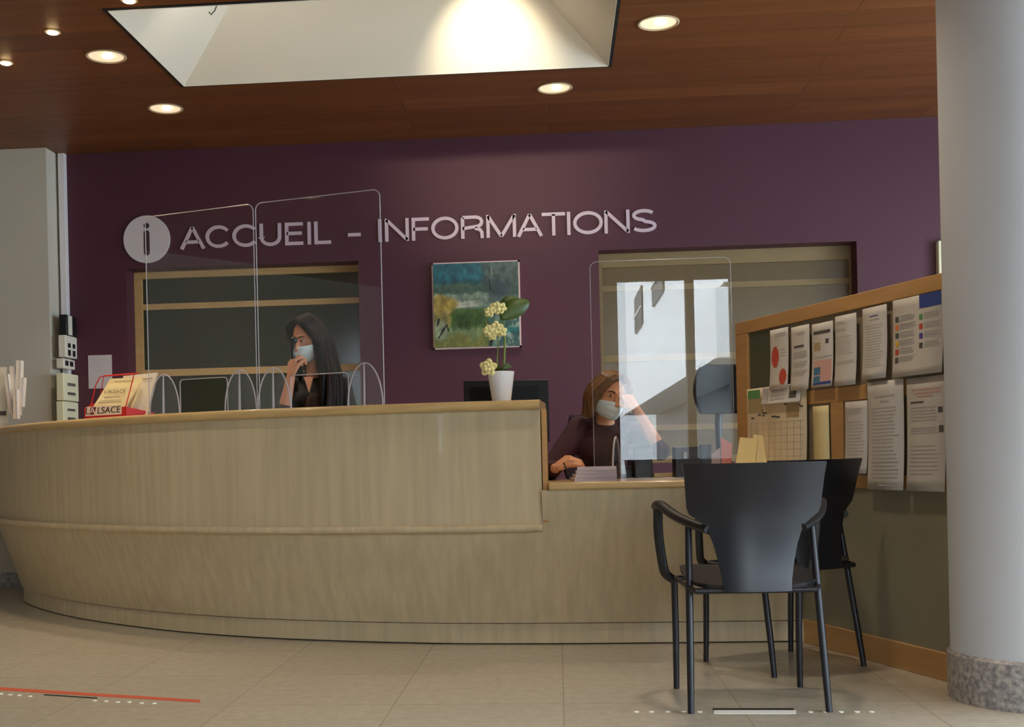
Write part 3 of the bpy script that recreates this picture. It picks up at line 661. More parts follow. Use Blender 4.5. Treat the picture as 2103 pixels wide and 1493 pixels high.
# ------------------------------------------------------------------ chairs
def make_chair(name, label, group):
    t = thing(name, label, 'chair', (0, 0, 0), group)
    for sx in (-1, 1):
        bm = bmesh.new(); bm_tube(bm, [(sx*.227, -.215, .0), (sx*.222, -.19, .15), (sx*.214, -.14, .42), (sx*.208, -.105, .615)], [.011, .0125, .0125, .012]); put('leg', bm, chair_metal, t)
        bm = bmesh.new(); bm_tube(bm, [(sx*.225, .215, 0), (sx*.224, .208, .2), (sx*.226, .20, .405)], [.011, .0125, .0125]); put('leg', bm, chair_metal, t)
        path = catmull([(sx*.150, -.19, .615), (sx*.205, -.12, .630), (sx*.262, -.03, .652), (sx*.292, .07, .680), (sx*.298, .125, .682), (sx*.294, .155, .655), (sx*.280, .175, .56), (sx*.262, .19, .46), (sx*.245, .197, .415), (sx*.222, .20, .404)], 6) if False else None
        pts = [(.150, -.195, .610), (.205, -.12, .630), (.250, -.03, .655), (.278, .07, .682), (.286, .115, .683), (.285, .148, .660), (.283, .165, .57), (.268, .183, .46), (.256, .192, .425), (.226, .20, .402)]
        Q = [Vector((sx*a, b_, c)) for a, b_, c in pts]; out = []
        Q2 = [Q[0]*2-Q[1]]+Q+[Q[-1]*2-Q[-2]]
        for i in range(1, len(Q2)-2):
            for k in range(5):
                tt = k/5; p0, p1, p2, p3 = Q2[i-1:i+3]
                out.append(.5*((2*p1)+(-p0+p2)*tt+(2*p0-5*p1+4*p2-p3)*tt*tt+(-p0+3*p1-3*p2+p3)*tt**3))
        out.append(Q[-1])
        bm = bmesh.new(); bm_tube(bm, out, [.021 if i < 24 else .015 for i in range(len(out))], 12, flat=(1.15, .75)); put('armrest', bm, black_plastic, t)
    # seat: slightly dished rounded square
    bm = bmesh.new(); n = 16
    def seat(x, y, z0):
        ex = .215*(1-.10*max(0, -y)); return Vector((x*.218, y*.215, z0+.017*y+.010*x*x+.012*y*y*(-1 if y > .6 else 1)*0-.008*max(0, y-.7)))
    def rim(a):
        c_, s_ = math.cos(a), math.sin(a); p = 5.0; r = (abs(c_)**p+abs(s_)**p)**(-1/p); return c_*r, s_*r
    tops = []; bots = []
    for k in range(1, 7):
        q = k/6; tops.append([bm.verts.new(seat(rim(2*PI*j/40)[0]*q, rim(2*PI*j/40)[1]*q, .440)) for j in range(40)])
        bots.append([bm.verts.new(seat(rim(2*PI*j/40)[0]*q*.985, rim(2*PI*j/40)[1]*q*.985, .426)) for j in range(40)])
    for R__, flip in ((tops, 0), (bots, 1)):
        for a, b_ in zip(R__, R__[1:]):
            for j in range(40): bm.faces.new((a[j], b_[j], b_[(j+1) % 40], a[(j+1) % 40]))
        bm.faces.new(R__[0])
    for j in range(40): bm.faces.new((tops[-1][j], bots[-1][j], bots[-1][(j+1) % 40], tops[-1][(j+1) % 40]))
    put('seat', bm, black_plastic, t)
    bm = bmesh.new(); z_ = .410
    bm_tube(bm, [(-.215, -.145, z_), (-.20, -.20, z_-.004), (.20, -.20, z_-.004), (.215, -.145, z_), (.222, .19, z_), (.20, .205, z_), (-.20, .205, z_), (-.222, .19, z_)], .0105, 10, closed=True); put('seat_frame', bm, chair_metal, t)
    # backrest shell: wide top, funnel to the seat
    prof = [(.405, .110, -.240), (.44, .113, -.232), (.50, .124, -.223), (.56, .138, -.218), (.60, .152, -.217), (.625, .166, -.218), (.645, .190, -.220), (.662, .214, -.223), (.685, .222, -.228), (.73, .226, -.240), (.78, .230, -.255), (.832, .236, -.273)]
    bm = bmesh.new(); m = 14; fr, bk = [], []
    for z_, w, y in prof:
        fr.append([bm.verts.new((w*(-1+2*i/m), y+.055*(abs(-1+2*i/m)*w/.235)**2+.006, z_)) for i in range(m+1)])
        bk.append([bm.verts.new((w*(-1+2*i/m), y+.055*(abs(-1+2*i/m)*w/.235)**2-.006, z_)) for i in range(m+1)])
    for G, s_ in ((fr, 1), (bk, -1)):
        for a, b_ in zip(G, G[1:]):
            for i in range(m): bm.faces.new((a[i], a[i+1], b_[i+1], b_[i]))
    for i in range(m):
        bm.faces.new((fr[0][i], fr[0][i+1], bk[0][i+1], bk[0][i])); bm.faces.new((fr[-1][i], fr[-1][i+1], bk[-1][i+1], bk[-1][i]))
    for j in range(len(prof)-1):
        bm.faces.new((fr[j][0], fr[j+1][0], bk[j+1][0], bk[j][0])); bm.faces.new((fr[j][m], fr[j+1][m], bk[j+1][m], bk[j][m]))
    put('backrest', bm, chair_shell, t, ang=50)
    return t
def place(t, xc, tt, fx, ft):
    p = cw(xc, tt); d = cw(fx, ft); t.location = (p.x, p.y, 0); t.rotation_euler = (0, 0, math.atan2(-d.x, d.y))
ch = make_chair('armchair', 'black plastic armchair in front, back turned squarely to us', 'black visitor chairs')
c2 = ch.copy(); C.objects.link(c2); c2['label'] = 'black plastic armchair behind, turned beside the notice board'
for k in list(ch.children): q = k.copy(); C.objects.link(q); q.parent = c2
place(ch, .965, 4.18, .025, .43); place(c2, 1.269, 4.867, -.19, .395)

# ------------------------------------------------------------------ clear screens
def screen(p0, p1, z0, z1, label, feet, opening, footmode='par', name='protective_screen', er=.0024):
    p0 = Vector(p0); p1 = Vector(p1); d = (p1-p0); W = d.length; d.normalize(); n = Vector((-d.y, d.x)); H_ = z1-z0
    t = thing(name, label, 'screen', ((p0.x+p1.x)/2, (p0.y+p1.y)/2, z0), 'clear acrylic screens')
    def pt(x, y, o=0): q = p0+d*x+n*o; return Vector((q.x, q.y, z0+y))
    r = .035
    out = [(0, 0), (0, H_-r)]+[(x, y) for x, y in arc(r, H_-r, r, 180, 90, 6)][1:]+[(x, y) for x, y in arc(W-r, H_-r, r, 90, 0, 6)]+[(W, 0)]
    if opening:
        a, b_, hh_ = opening; rr = .02
        op = [(b_, 0), (b_, hh_-rr)]+arc(b_-rr, hh_-rr, rr, 0, 90, 4)[1:]+arc(a+rr, hh_-rr, rr, 90, 180, 4)+[(a, 0)]
        out = out+op
    bm = bmesh.new(); bm_prism(bm, [pt(x, y, -.0025) for x, y in out], Vector((n.x, n.y, 0))*.005); put('panel', bm, acrylic, t, smooth=False)
    k = len(out)-(len(op) if opening else 0)
    bm = bmesh.new(); bm_tube(bm, [pt(x, y) for x, y in out[:k]], er, 6); put('polished_edge', bm, edge_m, t)
    if opening:
        bm = bmesh.new(); bm_tube(bm, [pt(x, y) for x, y in op], .0026, 6); put('opening_edge', bm, edge_m, t)
    for fx in feet:
        fw, fh = .092, .205
        ol = [(fw*math.cos(math.radians(q)), fh*math.sin(math.radians(q))**1.0) for q in range(0, 181, 9)]
        if footmode == 'par':
            bm = bmesh.new(); bm_prism(bm, [pt(fx+x, max(0, y), -.012) for x, y in ol], Vector((n.x, n.y, 0))*.005); f = put('foot', bm, acrylic, t, smooth=False)
            bm = bmesh.new(); bm_tube(bm, [pt(fx+x, y, -.010) for x, y in ol], .0036, 6); put('foot_edge', bm, edge_m, f)
            bm = bmesh.new(); bm_box(bm, (0, 0, 0), (1, 1, 1)); bm.free()
            bm = bmesh.new(); bm_prism(bm, [pt(fx-.003, 0, -.026), pt(fx-.003, 0, -.013), pt(fx-.003, fh, -.013), pt(fx-.003, fh, -.017)], Vector((d.x, d.y, 0))*.006); put('foot_rib', bm, edge_m, f, smooth=False)
        else:
            ax = (n*.97+d*.25).normalized()
            pf = lambda x, y: Vector((p0.x+d.x*fx+ax.x*x, p0.y+d.y*fx+ax.y*x, z0+y))
            bm = bmesh.new(); bm_prism(bm, [pf(x, max(0, y)) for x, y in ol], Vector((d.x, d.y, 0))*.005); f = put('foot', bm, acrylic, t, smooth=False)
            bm = bmesh.new(); bm_tube(bm, [pf(x, y) for x, y in ol], .0045, 6); put('foot_edge', bm, edge_m, f)
    return t
def at_y(u, v, t): p = P(u, v, t); return (p.x, p.y)
ZTOP = 1.125
A0, A1 = at_y(306, 800, 6.14), at_y(528, 800, 5.88)
A2, A3 = at_y(533, 800, 5.87), at_y(789, 800, 5.62)
def fr(A, Bp, u0, u1, u): # metres along
    return (Vector(Bp)-Vector(A)).length*(u-u0)/(u1-u0)
screen(A0, A1, ZTOP, 2.145, 'tall clear screen on the counter nearest the newspaper rack', [fr(A0, A1, 306, 528, 341), fr(A0, A1, 306, 528, 497)], (fr(A0, A1, 306, 528, 372), fr(A0, A1, 306, 528, 469), .175))
screen(A2, A3, ZTOP, 2.145, 'tall clear screen on the counter in front of the standing woman', [fr(A2, A3, 533, 789, 566), fr(A2, A3, 533, 789, 753)], (fr(A2, A3, 533, 789, 600), fr(A2, A3, 533, 789, 718), .165))
A4 = PY(1217, 800, 5.78); A5 = PY(1506, 800, 5.78)
screen((A4.x, A4.y), (A5.x, A5.y), .748, 1.80, 'tall clear screen on the low desk in front of the seated woman, mirroring windows', [(PY(1266, 950, 5.78).x-A4.x)], None, 'perp', er=.0011)

# ------------------------------------------------------------------ people
def headset(root, c, R, skinm, hairm, bmbody, hair_fn, eyeopen=1.0):
    """c = head centre, R = 3x3 rotation; local axes: x = her left->viewer right, -y = face, z = up"""
    X = lambda x, y, z_: c+R @ Vector((x, y, z_))
    bm_ell(bmbody, X(0, .010, .020), (.074, .092, .098), R, 28, 18)
    bm_ell(bmbody, X(0, -.022, -.035), (.060, .066, .074), R, 24, 16)
    bm_ell(bmbody, X(0, -.058, -.086), (.026, .022, .022), R)
    for s in (-1, 1):
        bm_ell(bmbody, X(s*.038, -.052, -.030), (.026, .024, .024), R)
        bm_cap(bmbody, X(s*.012, -.080, .034), X(s*.048, -.066, .032), .010, .008)
        bm_ell(bmbody, X(s*.075, .010, -.004), (.010, .018, .030), R)
    bm_chain(bmbody, [X(0, -.082, .020), X(0, -.098, -.010), X(0, -.108, -.026)], [.009, .011, .013])
    for s in (-1, 1): bm_ell(bmbody, X(s*.012, -.098, -.027), (.009, .009, .008), R)
    bm_cap(bmbody, X(-.018, -.086, -.054), X(.018, -.086, -.054), .007, .007)
    for s in (-1, 1):
        e_ = put_parts(root, 'eye', [(lambda bm, s=s: bm_ell(bm, X(s*.031, -.0755, .012), (.0115, .0085, .0055*eyeopen), R))], eye_white)
        put_parts(e_, 'iris', [(lambda bm, s=s: bm_ell(bm, X(s*.031-.003, -.0825, .011), (.0058, .0035, .0052), R))], eye_dark)
        def br(bm, s=s): bm_tube(bm, [X(s*.016, -.090, .030), X(s*.032, -.088, .036), X(s*.048, -.074, .031)], [.0028, .0036, .0018], 8)
        put_parts(root, 'eyebrow', [br], brow_m)
    # face mask with three pleats
    bm = bmesh.new(); rows = 16; cols = 20; g = []
    for j in range(rows+1):
        v = j/rows; z_ = -.012-.098*v; g.append([])
        for i in range(cols+1):
            a = math.radians(-88+176*i/cols); pl = .0022*math.sin(v*PI*6)*math.cos(a)
            wr = .0655*(1-.22*v**2); yr = .085*(1-.10*v)+.030*math.sin(min(1, v*1.15+.05)*PI)**.7*math.cos(a)**2*.7
            yr = .088+.026*max(0, math.cos(a))**3*math.sin(PI*(.20+.62*v))-.022*v**3
            zz = z_+.018*(1-math.cos(a))*(1-v)*0-.0+(.022*(abs(math.sin(a))**2)*(v-.35))*(-1)*-0 + (.5-v)*-.030*abs(math.sin(a))**2
            g[-1].append(bm.verts.new(X(wr*math.sin(a)*1.17, -.006-(yr+pl)*math.cos(a), zz)))
    for j in range(rows):
        for i in range(cols): bm.faces.new((g[j][i], g[j][i+1], g[j+1][i+1], g[j+1][i]))
    mo = put('face_mask', bm, mask_m, root, ang=80); md = mo.modifiers.new('t', 'SOLIDIFY'); md.thickness = .003
    bm = bmesh.new()
    for s in (-1, 1):
        bm_tube(bm, [X(s*.072, -.014, -.030), X(s*.078, .004, .004), X(s*.080, .022, .012), X(s*.078, .020, -.030), X(s*.066, -.012, -.088)], .0014, 6)
    put('ear_loop', bm, mask_m, mo)
    bm = bmesh.new(); hair_fn(bm, X, R); ho = remeshed('hair', bm, hairm, root, .005, 5)
    return X, ho
def c3(pts, n=6):
    Q = [Vector(p) for p in pts]; Q = [Q[0]*2-Q[1]]+Q+[Q[-1]*2-Q[-2]]; out = []
    for i in range(1, len(Q)-2):
        for k in range(n):
            t = k/n; a, b, c, d = Q[i-1:i+3]
            out.append(.5*((2*b)+(-a+c)*t+(2*a-5*b+4*c-d)*t*t+(-a+3*b-3*c+d)*t**3))
    return out+[Q[-2]]
def put_parts(parent, name, fns, m):
    bm = bmesh.new()
    for f in fns: f(bm)
    return put(name, bm, m, parent)
def add_hand(bm, wrist, direction, normal, side, curl, size=1.0, spread=.0, thumb=35, thumbcurl=20):
    """direction: wrist->knuckles; normal: out of the back of the hand; side +1: thumb on direction x normal side"""
    d = Vector(direction).normalized(); n = Vector(normal); n = (n-d*n.dot(d)).normalized(); s = d.cross(n)*side
    w = Vector(wrist); k = size
    # palm: four overlapping metacarpal capsules
    lens = (.078, .084, .079, .068); seg = ((.040, .024, .019), (.044, .028, .020), (.040, .026, .019), (.031, .020, .017)); rad = (.0088, .0090, .0085, .0076)
    for i in range(4):
        o = (1.5-i)*.0185*k
        a = w+d*.008*k+s*o*.62; kn = w+d*lens[i]*k+s*o
        bm_cap(bm, a, kn, .0135*k, .0105*k)
        p = kn; ang = 0; c_ = curl[i]; fd0 = (d+s*spread*(1.5-i)).normalized()
        for j in range(3):
            ang += c_[j] if isinstance(c_, (list, tuple)) else c_
            ar = math.radians(ang); fd = fd0*math.cos(ar)-n*math.sin(ar)
            q = p+fd*seg[i][j]*k; bm_cap(bm, p, q, rad[i]*k*(1-.07*j), rad[i]*k*(1-.07*(j+1))); p = q
    bm_cap(bm, w+d*.012*k, w+d*.05*k, .019*k, .014*k)
    b0 = w+d*.018*k+s*.022*k; ta = math.radians(thumb)
    td = (d*math.cos(ta)+s*math.sin(ta)-n*.25).normalized(); b1 = b0+td*.040*k
    td2 = (td-n*math.sin(math.radians(thumbcurl))+d*.3).normalized(); b2 = b1+td2*.030*k; td3 = (td2-n*math.sin(math.radians(thumbcurl))-s*.1).normalized(); b3 = b2+td3*.024*k
    bm_chain(bm, [b0, b1, b2, b3], [.0145*k, .0115*k, .0100*k, .0082*k])
def rot(yaw, pitch, roll):   # yaw + turns the face to viewer left; pitch + looks down; roll + tips her crown to viewer right
    base = Matrix.Rotation(TH, 3, 'Z')
    return base @ Matrix.Rotation(-yaw, 3, 'Z') @ Matrix.Rotation(roll, 3, 'Y') @ Matrix.Rotation(pitch, 3, 'X')
def mid(a, b, k=.5): return a+(b-a)*k

# --- standing woman on the phone
T = 6.42
w1 = thing('person', 'person standing behind the counter in a dark jacket, long black hair, holding a phone', 'person', P(650, 840, T)*1.0)
w1.location.z = 0
hc = P(634, 697, T); R1 = rot(math.radians(38), math.radians(20), math.radians(-3))
body = bmesh.new()
def hair1(bm, X, R):
    bm_ell(bm, X(0, .030, .032), (.086, .094, .100), R, 28, 18)
    for s in (-1, 1):
        for dx, dy in ((0, 0), (.0, .03), (0, .06)):
            bm_chain(bm, [X(s*.012, -.050+dy, .118), X(s*.058, -.058+dy, .090), X(s*.080, -.042+dy, .030), X(s*.084, -.022+dy, -.03)], [.016, .022, .021, .018])
    D = Vector((0, 0, -1)); base = [X(.075, -.02, -.03), X(.080, .02, -.03), X(.072, .06, -.03), X(.03, .085, -.03), X(-.03, .085, -.03), X(-.07, .055, -.03), X(-.078, .02, -.03)]
    ends = [P(672, 850, T-.13), P(694, 860, T-.10), P(702, 850, T-.02), P(690, 840, T+.08), P(660, 830, T+.10), P(632, 800, T+.09), P(612, 770, T+.04)]
    for a, b_ in zip(base, ends):
        m1 = mid(a, b_, .45)+Vector((.015, -.01, 0)); bm_chain(bm, [a, m1, b_], [.030, .034, .016])
    for k in range(9):
        u_ = 655+k*5.2; a = X(.078, .0+.004*k, -.05); bm_chain(bm, [a, P(663+k*4, 770, T-.13+.012*k), P(u_+6, 820+6*(k % 3), T-.15+.016*k), P(u_+4+3*(k % 2), 858+8*(k % 3), T-.14+.016*k)], [.018, .016, .012, .004])
X1, ho = headset(w1, hc, R1, skin, hair_black, body, hair1, .8)
bm = bmesh.new(); J = lambda a: Vector((random.uniform(-a, a), random.uniform(-a, a), 0))
for k in range(46):
    q = k/45; s_ = 1 if k % 4 else -1; dy = .10*q
    en = mid(P(668, 850, T-.175), P(706, 845, T-.06), q)+J(.006) if s_ > 0 else mid(P(606, 760, T-.06), P(618, 790, T+.04), q)
    pts = [X1(s_*.010, -.052+dy, .134), X1(s_*.056, -.066+dy, .110), X1(s_*.097, -.050+dy, .040), X1(s_*.104, -.022+dy*.9, -.04)]
    if s_ > 0: pts.append(mid(pts[-1], en, .5)+Vector((.026-.01*q, -.02, 0))+J(.006))
    pts.append(en); o3 = c3(pts, 5); m_ = len(o3)
    bm_tube(bm, o3, [.0035+.0028*math.sin(PI*i/(m_-1)) for i in range(m_)], 6)
put('hair_strands', bm, mat('black_hair_strand', (40, 28, 24), .38, spec=.4), ho)
neck = P(646, 775, T+.03); chest = P(648, 830, T+.02); pelv = P(650, 1010, T+.03)
sR = P(700, 796, T+.02); sL = P(600, 800, T+.02)      # viewer right / left shoulder
bm_chain(body, [hc+R1 @ Vector((0, .03, -.05)), neck, chest], [.050, .048, .07])
bm_chain(body, [chest, P(650, 930, T+.03), pelv], [.105, .10, .12]); bm_cap(body, sL, sR, .034, .034)
el = P(578, 872, T-.16); wr = P(597, 775, T-.20)
bm_chain(body, [sL, el], [.042, .036]); bm_chain(body, [el, mid(el, wr, .35), wr], [.036, .034, .023])
fa = (wr-el).normalized(); toc = cw(.1, -1).normalized()
add_hand(body, wr+fa*.006, Vector((.12, .0, 1)), cw(-.80, -.55), 1, ((58, 62, 35), (62, 62, 38), (66, 64, 38), (70, 62, 38)), 1.04, thumb=30, thumbcurl=30)
el2 = P(730, 905, T-.05); wr2 = P(690, 960, T-.22)
bm_chain(body, [sR, el2, wr2], [.045, .036, .024]); add_hand(body, wr2, (wr2-el2), Vector((0, 0, 1)), 1, ((20, 20, 15),)*4, .93)
for s, uu in ((-1, 628), (1, 672)):
    hp = P(uu, 1010, T+.03); fp = Vector((hp.x, hp.y, .07)); kn = Vector((hp.x, hp.y-.01, .48))
    bm_chain(body, [hp, kn, fp], [.075, .052, .035]); bm_cap(body, fp, fp+Vector((0, -.14, -.035)), .034, .026)
remeshed('body', body, skin, w1, .0042, 5)
# clothes
bm = bmesh.new()
bm_chain(bm, [P(650, 822, T+.02), P(650, 930, T+.03), pelv], [.125, .122, .135])
bm_chain(bm, [P(612, 806, T+.03), P(690, 802, T+.03)], [.062, .064]); bm_chain(bm, [P(628, 822, T-.06), P(672, 820, T-.06)], [.06, .06]); bm_cap(bm, P(670, 780, T+.05), P(700, 800, T+.03), .045, .052)
bm_chain(bm, [sR, el2, mid(el2, wr2, .8)], [.062, .052, .042]); bm_chain(bm, [sL, el, mid(el, wr, .30)], [.062, .058, .048]); bm_cap(bm, P(592, 800, T-.02), P(588, 850, T-.03), .055, .06)
remeshed('jacket', bm, cloth_black, w1, .006, 16)
bm = bmesh.new()   # rolled cuff and blouse
bm_chain(bm, [P(648, 828, T-.075), P(650, 900, T-.07)], [.066, .075]); remeshed('blouse', bm, cloth_brown, w1, .006, 16)
bm = bmesh.new(); c_ = P(632, 795, T-.115); bm_prism(bm, [P(624, 774, T-.12), P(643, 774, T-.12), P(634, 806, T-.155)], (0, .02, 0)); put('neckline', bm, skin, w1)
bm = bmesh.new()
for s, uu in ((-1, 628), (1, 672)):
    hp = P(uu, 1010, T+.03); bm_chain(bm, [hp, Vector((hp.x, hp.y-.01, .48)), Vector((hp.x, hp.y, .10))], [.10, .075, .06])
remeshed('trousers', bm, trouser, w1, .008, 5)
bm = bmesh.new()
for s, uu in ((-1, 628), (1, 672)):
    hp = P(uu, 1010, T+.03); bm_chain(bm, [Vector((hp.x, hp.y+.01, .045)), Vector((hp.x, hp.y-.15, .040))], [.045, .038])
remeshed('shoes', bm, black_plastic, w1, .006, 4)
ph = thing('telephone_handset', 'black telephone handset held to the standing woman\'s face', 'phone', P(603, 745, T-.205))
bm = bmesh.new(); bm_chain(bm, [P(606, 755, T-.195), P(601, 728, T-.215), P(602, 700, T-.200)], [.013, .011, .015]); put('handle', bm, black_gloss, ph)
bm = bmesh.new(); bm_ell(bm, P(604, 699, T-.19), (.018, .022, .020)); put('earpiece', bm, black_plastic, ph)

# --- seated woman
T = 6.15
w2 = thing('person', 'person seated at the low desk in a dark maroon top, brown hair, hand at face', 'person', P(1240, 1000, T+.2))
w2.location.z = 0
hc = P(1254, 814, T); R2 = rot(math.radians(-16), math.radians(14), math.radians(13))
body = bmesh.new()
def hair2(bm, X, R):
    bm_ell(bm, X(0, .028, .034), (.088, .096, .096), R, 28, 18)
    for s in (-1, 1):
        for dy in (0, .03, .06, .09):
            lo = -.095 if s < 0 else -.06
            bm_chain(bm, [X(s*.010, -.052+dy, .112), X(s*.056, -.058+dy, .086), X(s*.084, -.040+dy, .020), X(s*.092, -.012+dy*.9, -.05), X(s*.082, -.012+dy*.9, lo-.02)], [.016, .023, .024, .026, .018])
    bm_ell(bm, X(0, .075, -.05), (.075, .040, .070), R)
X2, ho = headset(w2, hc, R2, skin2, hair_brown, body, hair2, .7)
bm = bmesh.new()
for k in range(44):
    q = (k//2)/21; s_ = 1 if k % 2 else -1; dy = .11*q; lo = -.125 if s_ < 0 else -.085; r_ = lambda: random.uniform(-.006, .006)
    o3 = c3([X2(s_*.008, -.050+dy, .130), X2(s_*.055, -.066+dy, .108), X2(s_*.098+r_(), -.052+dy, .040), X2(s_*.112+r_(), -.024+dy*.9, -.02), X2(s_*.104+r_(), -.018+dy*.9, -.07), X2(s_*.092+r_()*2, -.020+dy*.85, lo+r_()*2)], 5); m_ = len(o3)
    bm_tube(bm, o3, [.003+.0030*math.sin(PI*i/(m_-1)) for i in range(m_)], 6)
put('hair_strands', bm, mat('brown_hair_strand', (136, 96, 56), .45, spec=.4), ho)
neck = P(1243, 858, T+.06); chest = P(1240, 915, T+.10)
sL = P(1190, 880, T+.10); sR = P(1300, 888, T+.10); pelv = P(1238, 1075, T+.20)
bm_chain(body, [hc+R2 @ Vector((0, .03, -.05)), neck, chest], [.050, .048, .07]); bm_chain(body, [chest, pelv], [.11, .13]); bm_cap(body, sL, sR, .045, .045)
elR = P(1356, 925, T-.12); wrR = P(1306, 840, T-.10)
bm_chain(body, [sR, elR], [.042, .036]); bm_chain(body, [elR, mid(elR, wrR, .3), wrR], [.037, .036, .024])
add_hand(body, wrR+(wrR-elR).normalized()*.004, (wrR-elR)+Vector((-.04, 0, .0)), cw(.5, -.8), -1, ((25, 45, 30), (32, 50, 30), (40, 50, 35), (45, 52, 35)), .93, thumb=40)
elL = P(1128, 968, T-.08); wrL = P(1140, 962, T-.27)
bm_chain(body, [sL, elL], [.042, .036]); bm_chain(body, [elL, wrL], [.036, .025])
add_hand(body, wrL, cw(.07, -.01)+Vector((0, 0, .048)), Vector((0, 0, 1))+cw(-.5, -.45), 1, ((52, 38, 22), (56, 38, 22), (58, 40, 22), (60, 40, 24)), 1.12, spread=.05, thumb=20)
for s, uu in ((-1, 1212), (1, 1264)):
    hp = P(uu, 1060, T+.18); kn = Vector((hp.x, hp.y-.38, .50)); fp = Vector((hp.x, hp.y-.32, .07))
    bm_chain(body, [hp, kn, fp], [.08, .055, .036]); bm_cap(body, fp, fp+Vector((0, -.13, -.035)), .034, .026)
remeshed('body', body, skin2, w2, .0042, 5)
bm = bmesh.new()
bm_chain(bm, [P(1240, 912, T+.10), P(1238, 990, T+.14), P(1238, 1070, T+.18)], [.128, .125, .14]); bm_chain(bm, [P(1196, 884, T+.10), P(1288, 890, T+.10)], [.068, .068])
bm_cap(bm, P(1218, 872, T+.11), P(1268, 874, T+.11), .055, .055); bm_chain(bm, [P(1212, 925, T+.02), P(1268, 925, T+.02)], [.07, .07])
bm_chain(bm, [sL, mid(sL, elL), elL], [.066, .062, .052]); bm_chain(bm, [elL, mid(elL, wrL, .85)], [.052, .040]); bm_chain(bm, [sR, elR, mid(elR, wrR, .10)], [.062, .052, .044])
remeshed('top', bm, cloth_maroon, w2, .006, 22)
bm = bmesh.new()
for s, uu in ((-1, 1212), (1, 1264)):
    hp = P(uu, 1060, T+.18); bm_chain(bm, [hp, Vector((hp.x, hp.y-.38, .50)), Vector((hp.x, hp.y-.32, .10))], [.10, .075, .058])
bm_cap(bm, pelv+Vector((-.04, 0, 0)), pelv+Vector((.04, 0, .03)), .165, .16)
remeshed('trousers', bm, trouser, w2, .008, 5)
bm = bmesh.new()
for s, uu in ((-1, 1212), (1, 1264)):
    hp = P(uu, 1060, T+.18); bm_chain(bm, [Vector((hp.x, hp.y-.31, .045)), Vector((hp.x, hp.y-.47, .040))], [.045, .038])
remeshed('shoes', bm, black_plastic, w2, .006, 4)
pen = thing('pen', 'thin black pen held in the seated woman\'s hand', 'pen', P(1172, 988, T-.30))
bm = bmesh.new(); bm_tube(bm, [P(1158, 950, T-.31), P(1171, 986, T-.34)], [.0035, .0035], 8); put('barrel', bm, black_plastic, pen)
bm = bmesh.new(); bm_tube(bm, [P(1171, 986, T-.34), P(1172.5, 989.5, T-.343)], [.0030, .0008], 8); put('tip', bm, metal_grey, pen)

# office chair she sits on
def office_chair(pb, w, z0, z1, label, seatz=.46, facing=0.0, m=black_plastic, seat=True, curve=.06):
    pb = Vector((pb.x, pb.y, 0)); t = thing('office_chair', label, 'chair', (pb.x, pb.y, 0), 'office chairs behind the desk')
    Rz = Matrix.Rotation(facing, 3, 'Z'); X = lambda x, y, z_: pb+Rz @ Vector((x, y, 0))+Vector((0, 0, z_))
    bm = bmesh.new(); n = 12; A, Bk = [], []
    for j in range(n+1):
        v = j/n; z_ = z0+(z1-z0)*v; ww = w*(.86+.14*math.sin(PI*min(1, v*1.2)))*(1-.16*max(0, v-.8)/.2*.6)
        A.append([bm.verts.new(X(ww*(-1+2*i/n), -.02-curve*(abs(-1+2*i/n)**2)+.03*v, z_)) for i in range(n+1)])
        Bk.append([bm.verts.new(X(ww*(-1+2*i/n), .035-curve*(abs(-1+2*i/n)**2)+.03*v, z_)) for i in range(n+1)])
    for G in (A, Bk):
        for a, b_ in zip(G, G[1:]):
            for i in range(n): bm.faces.new((a[i], a[i+1], b_[i+1], b_[i]))
    for i in range(n):
        for q in (0, n): bm.faces.new((A[q][i], A[q][i+1], Bk[q][i+1], Bk[q][i])); bm.faces.new((A[i][q], A[i+1][q], Bk[i+1][q], Bk[i][q]))
    put('backrest', bm, m, t, bevel=.012, bseg=3)
    bm = bmesh.new(); bm_tube(bm, [X(0, .02, z0+.1), X(0, .06, z0-.05), X(0, .02, seatz-.08), X(0, -.2, seatz-.08)], .02, 10); put('back_support', bm, black_plastic, t)
    bm = bmesh.new(); bm_box(bm, (-.22, -.46, seatz-.07), (.22, -.02, seatz)); bmesh.ops.transform(bm, matrix=Matrix.Translation(pb) @ Rz.to_4x4(), verts=bm.verts[:]); put('seat', bm, m, t, bevel=.03, bseg=4)
    bm = bmesh.new(); bm_tube(bm, [X(0, -.22, .08), X(0, -.22, seatz-.07)], .025, 12); put('post', bm, metal_grey, t)
    for k in range(5):
        a = 2*PI*k/5+.3; ex, ey = .27*math.cos(a), -.22+.27*math.sin(a)
        bm = bmesh.new(); bm_tube(bm, [X(0, -.22, .10), X(ex, ey, .075)], [.022, .014], 8); lg = put('base_arm', bm, black_plastic, t)
        bm = bmesh.new(); bm_ell(bm, X(ex, ey, .03), (.022, .022, .03)); put('caster', bm, black_gloss, lg)
    return t
maroon_fab = mat('dark_red_fabric', (48, 18, 26), .9)
office_chair(P(1240, 900, T+.38), .235, .72, P(1162, 851, T+.36).z, 'dark office chair behind the seated woman', m=maroon_fab)
office_chair(P(1482, 800, 6.6), .19, P(1480, 850, 6.6).z, P(1480, 748, 6.6).z, 'empty black chair standing in for an unclear dark shape beside the notice board', m=mat('black_leather', (10, 9, 11), .6, spec=.2), seatz=.62, curve=.10, facing=.25)  # chair form stands in for a dark shape left unidentified

